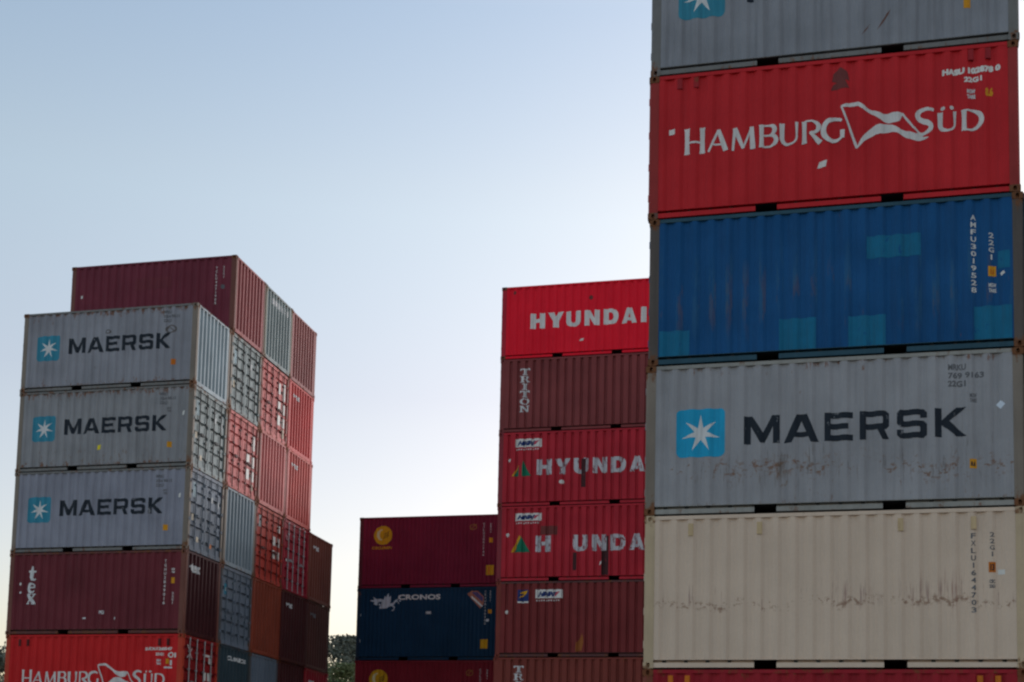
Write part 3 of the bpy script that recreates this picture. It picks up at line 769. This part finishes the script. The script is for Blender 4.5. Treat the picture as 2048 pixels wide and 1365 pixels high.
# front row
for i, lb, dz, door, em in ((5, 'grey container with blue star emblem, topmost of three, its ribbed end pale grey', .035, False, SKYB2), (4, 'grey container with blue star emblem, middle of the three, yellow sticker below its lettering', 0, True, SKYB2), (3, 'grey container with blue star emblem, lowest of the three, resting on the maroon one', -.015, True, SKYB2)):
    c = row(lb, 0, i, dict(wall={5: grey, 4: grey_b, 3: grey_c}[i], frame=grey_post, rail=grey_rail, end=whgrey if i == 5 else (grgreen if i == 4 else slate), door=grgreen if i == 4 else slate, bar=P('dark_bar_paint', (.05,.05,.05)) if i == 4 else slate), door)
    star_emblem(c, .53, .97+dz, 1.335, 1.79+dz, em)
    block_word(c, 'MAERSK', MK, 1.16+dz, 1.66+dz, DARKW)
    front(c, Marks().text('MRKU', 4.91, 2.27+dz, 5.18, 2.37+dz, .03).text('354 8615', 4.91, 2.13+dz, 5.45, 2.23+dz, .03).text('22G1', 4.91, 1.99+dz, 5.18, 2.09+dz, .03), 'code_marking', GREYM)
    front(c, Marks().rect(5.22, .62+dz, 5.365, .80+dz), 'warning_sticker', YEL if i < 5 else ORNG)
    if i < 5:
        front(c, Marks().text('MGW', 5.16, 1.82, 5.30, 1.89, .03).text('TARE', 5.16, 1.73, 5.30, 1.80, .03), 'small_print', GREYM)
        front(c, Marks().poly([(5.67,1.63),(5.75,1.62),(5.77,1.76),(5.69,1.74)]), 'label_plate', PLAC)
    if i == 4: front(c, Marks().poly([(2.82,.63),(2.94,.65),(2.96,.80),(2.83,.78)]), 'yellow_sticker', P('lemon_sticker', (.68,.55,.02), rust=0, dirt=.05))
    if i == 5: front(c, Marks().disc(5.17, 1.80, .19, .13, 16, .72).stroke([(5.0,1.74),(5.1,1.88),(5.3,1.72)], .03).disc(3.0, 1.84, .10, .07, 12, .6), 'scrape_mark', P('dark_scrape', (.10,.085,.08), rust=.2))
    if door:
        placards(c, -1, [(.34,1.72,.50,2.18)], P('pale_blue_placard', (.45,.58,.62), rust=0, dirt=.2))
        placards(c, -1, [(.30,.98,.44,1.18),(.66,.36,.80,.52)], P('buff_placard', (.52,.45,.34), rust=0, dirt=.2))
        placards(c, 1, [(1.52,1.80,1.70,1.98),(2.0,1.72,2.15,1.92)], P('grey_placard', (.40,.42,.42), rust=0, dirt=.2))
        if i == 3: placards(c, 1, [(1.55,.33,1.72,.47)], ORNG)
c = row('dark maroon container with vertical white letters, between grey star one and red one', 0, 2, dict(wall=texm, frame=maroon_post, rail=P('brown_rail_paint', (.11,.035,.033), rust=.15), end=tex_end_shaded))
m = Marks()
m.stroke([(.83,2.16),(.81,1.95),(.80,1.80),(.83,1.74),(.90,1.73),(.94,1.76)], [.03,.11,.11,.10,.06,.03]); m.poly([(.69,2.02),(.94,2.02),(.94,1.96),(.69,1.96)])
m.stroke(arc(.82,1.47,.10,.135,20,325,18), [.06,.05,.045,.05,.06,.08,.10,.105,.11,.11,.11,.105,.10,.09,.08,.07,.06,.045,.03]); m.stroke([(.74,1.47),(.93,1.50)], .05)
m.stroke([(.70,1.27),(.93,.97)], .10); m.stroke([(.92,1.27),(.70,.97)], .045); m.rect(.67,1.255,.82,1.29); m.rect(.84,1.255,.97,1.29); m.rect(.66,.955,.78,.99); m.rect(.83,.955,.98,.99)
front(c, m, 'lettering', WHITE)
front(c, Marks().vtext('TGHU2849016', 5.356, 2.29, .87, .07), 'code_marking', OFFW); front(c, Marks().vtext('22G1', 5.643, 1.28, .89, .06), 'size_code', OFFW)
front(c, Marks().text('MGW', 5.57, 1.95, 5.68, 2.02, .05).text('TARE', 5.57, 1.87, 5.68, 1.93, .05), 'small_print', OFFW); front(c, Marks().rect(5.575,1.55,5.685,1.73), 'warning_sticker', YEL)
front(c, Marks().poly([(.36,1.60),(.42,1.54),(.48,1.60),(.42,1.67)]), 'label_plate', PLAC)
bits(c, [(.39,1.30,.48,1.36),(2.64,.47,2.76,.52),(3.71,.45,3.75,.53)]); front(c, Marks().text('PG', 3.19, .62, 3.36, .73, .05), 'small_print', WHITE)
on_end(c, Marks().text('tex', .36, 1.97, 1.00, 2.26, .09), 'lettering', WHITE)
c = row('bright red container with white flag emblem at the front foot of the deep block', 0, 1, dict(wall=lred, frame=lred_post, rail=lred, end=P('shaded_red_door_paint', (.22,.008,.010), rust=.05), bar=ZINC), True)  # door end: the wall's red with the shade of the low tier painted in
flag_word(c, -.105, OFFW)
vent(c, (.50,.786,5.268,5.553), 2.23, 2.44, P('black_red_vent_paint', (.08,.012,.012), rust=.2))
front(c, Marks().text('SUDU1268547', 4.79, 2.08, 5.69, 2.18, .05).text('22G1', 5.16, 1.92, 5.42, 2.01, .05), 'code_marking', PLAC)
front(c, Marks().disc(5.66, 1.94, .10, .09, 16, .55).rect(5.78,1.86,5.84,2.0), 'faded_marking', PLAC)
front(c, Marks().text('MGW', 5.20, 1.73, 5.33, 1.81, .06).text('TARE', 5.20, 1.64, 5.33, 1.71, .06), 'small_print', WHITE)
front(c, Marks().rect(5.51,1.67,5.60,1.82), 'warning_sticker', YEL); bits(c, [(5.63,1.62,5.70,1.78),(5.46,1.53,5.72,1.58)])
on_door(c, Marks().stroke([(.40,2.30),(.55,2.10),(.72,1.88)], .05, .03).stroke([(.70,2.22),(.56,2.05),(.40,1.90)], .03, .04), 'flag_emblem', OFFW, -1)
placards(c, 1, [(1.55,2.06,1.95,2.13),(1.85,1.86,2.06,2.04),(1.50,1.30,1.70,1.56),(1.80,1.30,2.02,1.56)])

# second row
c = row('plain maroon container, its long bare side and ribbed red end topping the block', 1, 6, dict(wall=maroon, frame=maroon_post, rail=maroon, end=pinkend), dx=.03)
front(c, Marks().vtext('TCLU4471905', 5.34, 2.24, .92, .06), 'code_marking', OFFW); front(c, Marks().vtext('22G1', 5.60, 2.25, 1.81, .05), 'size_code', OFFW)
front(c, Marks().disc(5.59, 1.54, .07, .08, 10), 'worn_marking', GREYM); front(c, Marks().rect(.37,1.46,.46,1.56), 'label_plate', PLAC)
front(c, Marks().rect(2.4,1.62,3.7,2.02), 'repaint_patch', P('repaint_maroon', (.15,.024,.036), rust=0, dirt=.2))
c = row('greenish grey container door end directly under the highest maroon container', 1, 5, dict(wall=grgreen, frame=grey_post, door=grgreen, bar=P('dark_bar_paint', (.05,.05,.05), rust=.2)), True)
placards(c, -1, [(.34,1.62,.56,2.08)], P('pale_blue_placard', (.45,.58,.62))); placards(c, -1, [(.32,.80,.46,1.04)], P('buff_placard', (.52,.45,.34)))
placards(c, 1, [(1.55,1.80,1.72,2.0)], P('grey_placard', (.40,.42,.42)))
c = row('salmon container door end with white placards, beside the middle grey star container', 1, 4, dict(wall=salmon, frame=P('dark_salmon_post_paint', (.22,.06,.045), rust=.5), door=salmon, bar=P('dull_red_bar_paint', (.11,.03,.028), rust=.3)), True)
placards(c, 1, RP + [(1.97,1.70,2.20,2.20)]); placards(c, 1, [(1.97,.30,2.15,.52)], P('buff_placard', (.52,.45,.34)))
row('plain grey ribbed container end under the salmon door beside the lowest star container', 1, 3, dict(wall=bluegrey, frame=grey_post, end=bluegrey))
c = row('slate grey container door end with small blue placard, beside the maroon lettered one', 1, 2, dict(wall=slate, frame=P('dark_slate_post_paint', (.08,.08,.085), rust=.3), door=slate, bar=slate), True)
placards(c, -1, [(.32,1.66,.58,2.02)], SKYB2, 'emblem_placard'); placards(c, -1, [(.40,1.78,.49,1.90)], PLAC, 'emblem_star')
c = row('teal container end with white lettering near its top, below the slate door end', 1, 1, dict(wall=teal, frame=P('dark_teal_post_paint', (.04,.05,.05), rust=.3), end=teal))
on_end(c, Marks().text('CRONOS', .69, 2.14, 2.15, 2.29, .06), 'lettering', WHITE)

# third row
c = row('greenish grey ribbed container end with white patches, middle of the top three', 2, 6, dict(wall=grgreen, frame=P('olive_post_paint', (.15,.14,.10), rust=.5), end=grgreen))
m = Marks()
for k in range(7): m.rect(.62+k*.215, 2.10+.015*(k % 2), .62+k*.215+.15, 2.32)
on_end(c, m, 'white_patch_marking', WHITE)
c = row('salmon container door end with white placards, high up under the greenish grey end', 2, 5, dict(wall=salmon, frame=P('dark_salmon_post_paint', (.22,.06,.045)), door=salmon, bar=P('dull_red_bar_paint', (.11,.03,.028))), True)
placards(c, 1, RP + [(1.97,1.62,2.20,2.24),(1.62,1.75,1.78,2.15)])
placards(c, 1, [(1.97,.24,2.18,.56)], P('buff_placard', (.52,.45,.34)))
row('faded salmon ribbed container end just below the higher of two salmon doors', 2, 4, dict(wall=salmend, frame=P('dark_salmon_post_paint', (.22,.06,.045)), end=salmend))
c = row('orange red container door end with four white placards, under the faded salmon end', 2, 3, dict(wall=ored, frame=P('dim_orange_post_paint', (.16,.04,.03), rust=.4), door=ored, bar=P('dull_red_bar_paint', (.11,.03,.028))), True)
placards(c, 1, [(1.58,.95,1.82,1.25),(1.95,.95,2.18,1.25),(1.58,1.42,1.82,1.74),(1.95,1.42,2.18,1.74),(1.95,1.95,2.18,2.2)]); placards(c, -1, [(.35,1.85,.55,2.25)], P('grey_placard', (.40,.42,.42)))
row('rusty orange-brown ribbed container end under the orange red door', 2, 2, dict(wall=obrown, end=obrown))
row('grey ribbed container end beside the teal one at the foot of the block', 2, 1, dict(wall=bluegrey, end=slate, frame=P('dark_slate_post_paint', (.08,.08,.085))))

# fourth row
def end_word(c, mt=WHITE): on_end(c, Marks().text('tex', .40, 2.0, 1.04, 2.22, .10), 'lettering', mt)
row('pinkish brown ribbed container end, last of the top three before open sky', 3, 6, dict(wall=pkbrown, end=pkbrown))
c = row('bright red ribbed container end with white mark, under the pinkish brown end', 3, 5, dict(wall=redend, end=redend)); end_word(c)
c = row('lighter red ribbed container end with white mark, just above the crimson doors', 3, 4, dict(wall=salmend, end=P('light_red_end_paint', (.50,.085,.07), rust=.04))); end_word(c)
c = row('crimson container door end with four pale locking bars', 3, 3, dict(wall=crims, door=crims, bar=ZINC), True)
on_door(c, Marks().text('tex', .30, 1.85, .62, 2.1, .05), 'lettering', P('pink_print', (.45,.2,.22), rust=0), -1); placards(c, -1, [(.36,1.08,.46,1.18)])
c = row('dark brown ribbed container end with bright white mark, under the crimson doors', 3, 2, dict(wall=dbrown, end=dbrown)); end_word(c)
row('unmarked dark brown container end at the block foot, beside a grey ribbed end', 3, 1, dict(wall=dbrown, end=dbrown))

# fifth row, three tiers lower
c = row('brown ribbed container end topping the lowest column beside the open sky gap', 4, 3, dict(wall=brown5, end=brown5)); end_word(c)
c = row('dark brown ribbed container end with faint mark, in the column beside the trees', 4, 2, dict(wall=dbrown, end=P('dim_brown_paint', (.085,.024,.019), rust=.05))); end_word(c, GREYM)
c = row('red container end with white mark at the foot of the column beside the trees', 4, 1, dict(wall=darkred, end=darkred)); end_word(c)

# ------------------------------------------------------------------ the middle stack
MX, MY = -10.372, 42.449
def mid(label, i, mats, pitch=.276, **k): return container(label, MX+jit(), MY, i*H, mats, pitch=pitch, **k)
mid('ground level container hidden under the middle stack below the picture', 0, dict(wall=trit2))
c = mid('reddish brown container with vertical white letters at the foot of the middle stack', 1, dict(wall=trit2, frame=trit2))
def triton(c, mt, w=.345, x=.708, top=2.235, p=.262):
    m = Marks()
    for k, ch in enumerate('TRITON'): m.glyph(G['s'+ch], x, top-k*p-.225, x+w, top-k*p)
    front(c, m, 'lettering', mt)
triton(c, WHITE, top=2.30)
c = mid('red brown container with a blue sticker and a white sticker but no lettering', 2, dict(wall=brn, frame=trit2, rail=P('grey_brown_rail_paint', (.10,.04,.04), rust=.1)))
front(c, Marks().rect(.755,1.85,1.135,2.30), 'sticker', NAVY); front(c, Marks().rect(.755,1.85,1.135,1.90), 'sticker_border', PLAC, .004); front(c, Marks().poly(smooth([(.84,2.16),(.90,2.24),(1.02,2.25),(1.10,2.27),(1.06,2.17),(.97,2.08),(.86,2.04),(.80,1.98),(.86,2.08),(.97,2.15),(.90,2.17)], 3)), 'sticker_mark', GOLD, .0045)
hmm_sticker(c, 1.375, 2.005, 2.295, 2.30)
front(c, Marks().disc(.384, 1.545, .06, .07, 10), 'label_plate', PLAC)
front(c, Marks().poly([(2.77,.19),(2.98,.22),(3.04,.50),(3.03,.66),(2.99,.80),(2.93,.62),(2.78,.48)]), 'rust_patch', P('orange_rust_patch', (.28,.09,.02), rust=.1))
c = mid('crimson container with whole green triangle and one letter missing from its lettering', 3, dict(wall=hred2, frame=hred2_post))
hmm_sticker(c, .63, 2.085, 1.55, 2.345)
front(c, Marks().poly([(.63,1.0),(.83,1.565),(1.17,1.0)]), 'emblem', GREEN); front(c, Marks().poly([(.51,1.0),(.60,1.0),(.835,1.50),(.815,1.57),(.78,1.57)]), 'emblem_edge', GOLD, .004)
HY = [(1.36,1.885),(1.985,2.53),(2.645,3.135),(3.295,3.785),(3.91,4.43),(4.545,5.065),(5.19,5.38)]
m = Marks()
for ch, r in zip('H.UNDAI', HY):
    if ch != '.': m.glyph(G['b'+ch], r[0], 1.0, r[1], 1.555)
front(c, m, 'lettering', WORN)
front(c, Marks().rect(1.52,1.585,2.11,1.89), 'dark_patch', BROWNM); front(c, Marks().disc(.38,1.61,.06,.07,10), 'label_plate', PLAC); front(c, Marks().poly([(3.56,.50),(3.61,.55),(3.63,.66),(3.57,.60)]), 'label_plate', PLAC)
front(c, Marks().rect(3.62,.17,3.86,1.50).rect(2.65,.35,2.78,.95), 'dark_stain', DIRTP, .0018)
c = mid('crimson container with broken green triangle and worn white lettering, under the brown one', 4, dict(wall=hred2, frame=hred2_post))
hmm_sticker(c, .60, 2.06, 1.51, 2.35)
front(c, Marks().poly([(.56,1.05),(.73,1.05),(.73,1.37)]).poly([(.84,1.05),(1.16,1.05),(1.0,1.32),(.88,1.60),(.84,1.40)]), 'emblem', GREEN); front(c, Marks().poly([(.49,1.05),(.55,1.05),(.735,1.40),(.72,1.42)]), 'emblem_edge', GOLD, .004)
m = Marks()
for ch, r in zip('HYUNDAI', HY): m.glyph(G['b'+ch], r[0], 1.075, r[1], 1.61)
front(c, m, 'lettering', WORN)
front(c, Marks().rect(2.90,.60,3.06,1.58), 'dark_stain', DIRTP, .006); front(c, Marks().disc(2.23,.81,.09,.07,12), 'label_plate', PLAC); front(c, Marks().disc(.40,1.62,.05,.06,10), 'label_plate', PLAC)
c = mid('brown container with white letters stacked vertically, under the bright red topmost one', 5, dict(wall=trit, frame=trit)); triton(c, WHITE)
c = mid('bright scarlet container with bold white lettering, topmost of the middle stack', 6, dict(wall=hred, frame=P('scarlet_post_paint', (.40,.015,.03), rust=.15), cast=P('dark_red_casting_paint', (.14,.03,.03), rust=.3)), pitch=.278)
m = Marks()
for ch, (a, b) in zip('HYUNDAI', [(1.035,1.55),(1.65,2.21),(2.285,2.79),(2.925,3.445),(3.585,4.10),(4.21,4.725),(4.86,5.05)]): m.glyph(G['b'+ch], a, 1.045, b, 1.585)
front(c, m, 'lettering', OFFW)
front(c, Marks().poly([(2.75,.52),(2.88,.54),(2.92,.62),(2.80,.60)]), 'label_plate', PLAC); front(c, Marks().disc(3.137,2.04,.07,.08,12), 'rust_spot', BROWNM); front(c, Marks().disc(.46,2.37,.05,.07,10), 'rust_spot', BROWNM)

# the rows that stand behind the middle stack, out of sight: they keep the low glow off the lower ends across the aisle
for r in range(1, 6):
    for i in range(4):
        container('container in the rows hidden behind the middle stack', MX+jit(), MY+r*SP, i*H, dict(wall=(trit, brn, hred2, grey, blue)[(r*3+i*2) % 5]), simple=True)

# ------------------------------------------------------------------ the short stack of taller containers
NX, NY = -17.638, 48.785
def far(label, i, mats): return container(label, NX+jit(), NY, i*HC, mats, h=HC, pitch=.167)
far('ground level container hidden under the short stack below the picture', 0, dict(wall=burg2))
def disc_emblem(c, dz=0.0):
    front(c, Marks().disc(1.0, 2.15+dz, .385, .385, 36), 'emblem', GOLD)
    front(c, Marks().stroke(arc(.95, 2.17+dz, .15, .20, 80, 275, 14), [.03,.05,.07,.08,.10,.11,.11,.11,.11,.10,.10,.09,.08,.06,.04]), 'emblem_letter', P('pale_gold_marking', (.62,.52,.28), rust=0), .004)
    m = Marks()
    for k in range(3): m.stroke([(1.0+.02*k, 2.02+.085*k+dz), (1.16+.02*k, 2.09+.085*k+dz), (1.25, 2.16+.075*k+dz)], .02, .035)
    front(c, m, 'emblem_stripes', P('dark_stripe_marking', (.03,.005,.01), rust=0), .0045)
    front(c, Marks().text('COCLEARIN', .56, 1.585+dz, 1.385, 1.70+dz, .03, .2), 'lettering', GOLD)
    front(c, Marks().disc(4.73, 2.40+dz, .14, .12, 16, .78).stroke([(4.62,2.30+dz),(4.86,2.52+dz)], .03), 'faded_marking', P('dim_gold_marking', (.30,.13,.03), rust=0))
    front(c, Marks().vtext('CCLU2091746', 5.16, 2.56+dz, 1.20+dz, .055), 'code_marking', OFFW); front(c, Marks().vtext('25G1', 5.445, 2.53+dz, 2.12+dz, .05), 'size_code', OFFW)
    front(c, Marks().rect(5.39,1.76+dz,5.53,1.95+dz), 'warning_sticker', YEL); front(c, Marks().rect(5.29,.47+dz,5.60,.86+dz), 'warning_sticker', GOLD); front(c, Marks().rect(5.36,.50+dz,5.44,.82+dz), 'warning_print', ORNG, .004)
c = far('burgundy container with yellow disc emblem below the dark blue one, cut by the frame', 1, dict(wall=burg2)); disc_emblem(c, .0)
c = far('dark blue container with pale sea creature emblem, between the two burgundy ones', 2, dict(wall=navyp, frame=P('dark_blue_post_paint', (.008,.022,.045), rust=.05)))
m = Marks()
m.poly([(.54,2.40),(.72,2.44),(.66,2.56),(.82,2.46),(.92,2.46),(.82,2.34),(.80,2.22),(.70,2.26),(.74,2.34)])
m.stroke(arc(.98, 2.27, .15, .145, 200, -100, 18), [.05,.07,.09]+[.11]*13+[.10,.09,.08]); m.stroke(arc(.99, 2.27, .055, .05, 60, -180, 8), .045)
m.poly([(1.02,2.40),(1.12,2.44),(1.16,2.60),(1.22,2.52),(1.31,2.70),(1.34,2.54),(1.43,2.58),(1.42,2.40),(1.40,2.24),(1.28,2.10),(1.06,2.08),(1.14,2.22)])
m.stroke([(1.34,2.20),(1.52,2.26),(1.64,2.40),(1.74,2.47)], [.12,.09,.06,.03]); m.stroke([(1.46,2.22),(1.58,2.12),(1.54,2.02),(1.46,1.99)], [.07,.06,.05,.02]); m.stroke([(1.62,2.38),(1.72,2.34),(1.76,2.26)], .035); m.disc(1.80,2.38,.03)
front(c, m, 'creature_emblem', P('silver_marking', (.45,.46,.50), rust=0))
front(c, Marks().text('CRONOS', 1.72, 2.42, 3.47, 2.63, .04), 'lettering', OFFW)
front(c, Marks().poly([(4.56,2.62),(4.72,2.74),(4.98,2.74),(5.24,2.50),(5.24,2.24),(5.10,2.04)]), 'diamond_sticker', SALM); front(c, Marks().poly([(4.74,2.68),(4.96,2.70),(5.20,2.48),(5.18,2.30)]), 'sticker_mark', P('violet_marking', (.09,.07,.19), rust=0), .004)
m = Marks()
for k in range(5): m.poly([(4.70+k*.085, 2.50-k*.075), (4.76+k*.085, 2.54-k*.075), (4.86+k*.085, 2.44-k*.075), (4.80+k*.085, 2.40-k*.075)])
front(c, m, 'sticker_print', PLAC, .0045)
front(c, Marks().vtext('CRXU8140362', 5.30, 2.75, 1.37, .05), 'code_marking', OFFW); front(c, Marks().vtext('25G1', 5.49, 2.75, 2.28, .045), 'size_code', OFFW)
front(c, Marks().rect(5.42,1.84,5.56,2.0), 'warning_sticker', YEL); front(c, Marks().rect(5.13,.46,5.43,.82), 'warning_sticker', GOLD); front(c, Marks().text('HMK', 2.88,1.84,3.12,1.95,.05), 'small_print', OFFW)
bits(c, [(.10,1.78,.19,1.87),(5.34,1.52,5.46,1.62),(.10,.72,.19,.84),(.06,.44,.16,.54)])
c = far('burgundy container with yellow disc emblem, atop the short stack under open sky', 3, dict(wall=burg, frame=P('burgundy_post_paint', (.09,.012,.02), rust=.1))); disc_emblem(c, .0)

# ------------------------------------------------------------------ ground and trees
def ground():
    bm = bmesh.new(); n = 40; S = 3000
    g = [[bm.verts.new((-S+2*S*i/n, -S+2*S*j/n, 0)) for j in range(n+1)] for i in range(n+1)]
    for i in range(n):
        for j in range(n): bm.faces.new((g[i][j], g[i+1][j], g[i+1][j+1], g[i][j+1]))
    k = NT('yard_concrete'); v, X, Z, rnd = k.coords()
    c = k.mix(k.ramp(k.noise(v, .15, 6, .6), .3, .7), (.17,.16,.145), (.26,.245,.22)); c = k.mix(k.ramp(k.noise(v, 3, 8, .7), .5, .75, 0, .5), c, (.05,.048,.046))
    k.l.new(c, k.b.inputs['Base Color']); k.b.inputs['Roughness'].default_value = .85
    me = mesh_of(bm, 'ground'); o = part('ground', me, k.m, None); o['kind'] = 'structure'
ground()

def leaf_mat(name, a, b):
    k = NT(name); v, X, Z, rnd = k.coords()
    k.l.new(k.mix(k.ramp(k.noise(v, .9, 5, .7), .3, .7), a, b), k.b.inputs['Base Color']); k.b.inputs['Roughness'].default_value = .6
    return k.m
BARK = mat('bark', lambda: plain('bark', (.05,.04,.03), .9))
def tree(label, x, y, h, rad, leaves, lm, size=.22, low=.18, group='trees behind the yard', seed=1):
    rnd = random.Random(seed)
    root = bpy.data.objects.new('tree', None); COL.objects.link(root); root.location = (x, y, 0)
    root['label'] = label; root['category'] = 'tree'; root['group'] = group
    bm = bmesh.new(); tips = []
    def limb(p, d, r, ln, depth):
        q = p + d*ln; tube(bm, p, q, r, 7, r*.68)
        if depth == 0: tips.append(q); return
        for _ in range(rnd.choice((2, 3, 3))):
            nd = (d + Vector((rnd.uniform(-1,1), rnd.uniform(-1,1), rnd.uniform(-.25,.7)))*.75).normalized()
            limb(q, nd, r*.62, ln*rnd.uniform(.62,.86), depth-1)
        if depth > 1: tips.append(q)
    limb(Vector((0,0,-.1)), Vector((rnd.uniform(-.05,.05), 0, 1)), h*.03, h*.24, 4)
    part('trunk', mesh_of(bm, 'trunk'), BARK, root)
    bm = bmesh.new()
    cl = []
    for i in range(int(30 + 9*rad)):
        t = rnd.uniform(0, 1); z = low*h + (1-low)*h*t**.8
        rr = rad*math.sqrt(max(.02, 1-abs(2*t**.9-.85)**2.2))*rnd.uniform(.55, 1.0); a = rnd.uniform(0, 2*math.pi)
        cl.append((Vector((rr*math.cos(a), rr*math.sin(a), min(z, h*.97))), rnd.uniform(.14, .30)*rad))
    cl.append((Vector((0, 0, h*.93)), .24*rad))
    for tp in tips: cl.append((tp, .2*rad))
    for _ in range(leaves):
        c0, cr = rnd.choice(cl)
        d = Vector((rnd.gauss(0,1), rnd.gauss(0,1), rnd.gauss(0,.8))).normalized()*cr*rnd.uniform(.05, 1)**.5
        p = c0 + d; p.z = min(p.z, h)
        u = Vector((rnd.gauss(0,1), rnd.gauss(0,1), rnd.gauss(0,1))).normalized(); w = u.orthogonal().normalized(); s = size*rnd.uniform(.6, 1.3)
        bm.faces.new([bm.verts.new(p+s*(.9*u)), bm.verts.new(p+s*.42*w), bm.verts.new(p-s*(.9*u)), bm.verts.new(p-s*.42*w)])
    part('crown', mesh_of(bm, 'crown', False), lm, root)
LM1 = leaf_mat('dark_foliage', (.05,.058,.042), (.10,.108,.075)); LM2 = leaf_mat('yellow_green_foliage', (.07,.09,.025), (.12,.14,.05))
tree('tall dark green tree showing in the gap between the two blocks of containers', -34.9, 95, 12.7, 5.2, 42000, LM1, .17, seed=4)
tree('low yellow-green bushy tree before the taller tree in the gap between containers', -32.6, 88, 9.9, 3.4, 22000, LM2, .13, .05, seed=9)
tree('dark tree peeking out beside the outer edge of the deep block', -67.5, 95, 12.6, 5.0, 30000, LM1, .17, seed=12)
print('objects', len(bpy.data.objects))
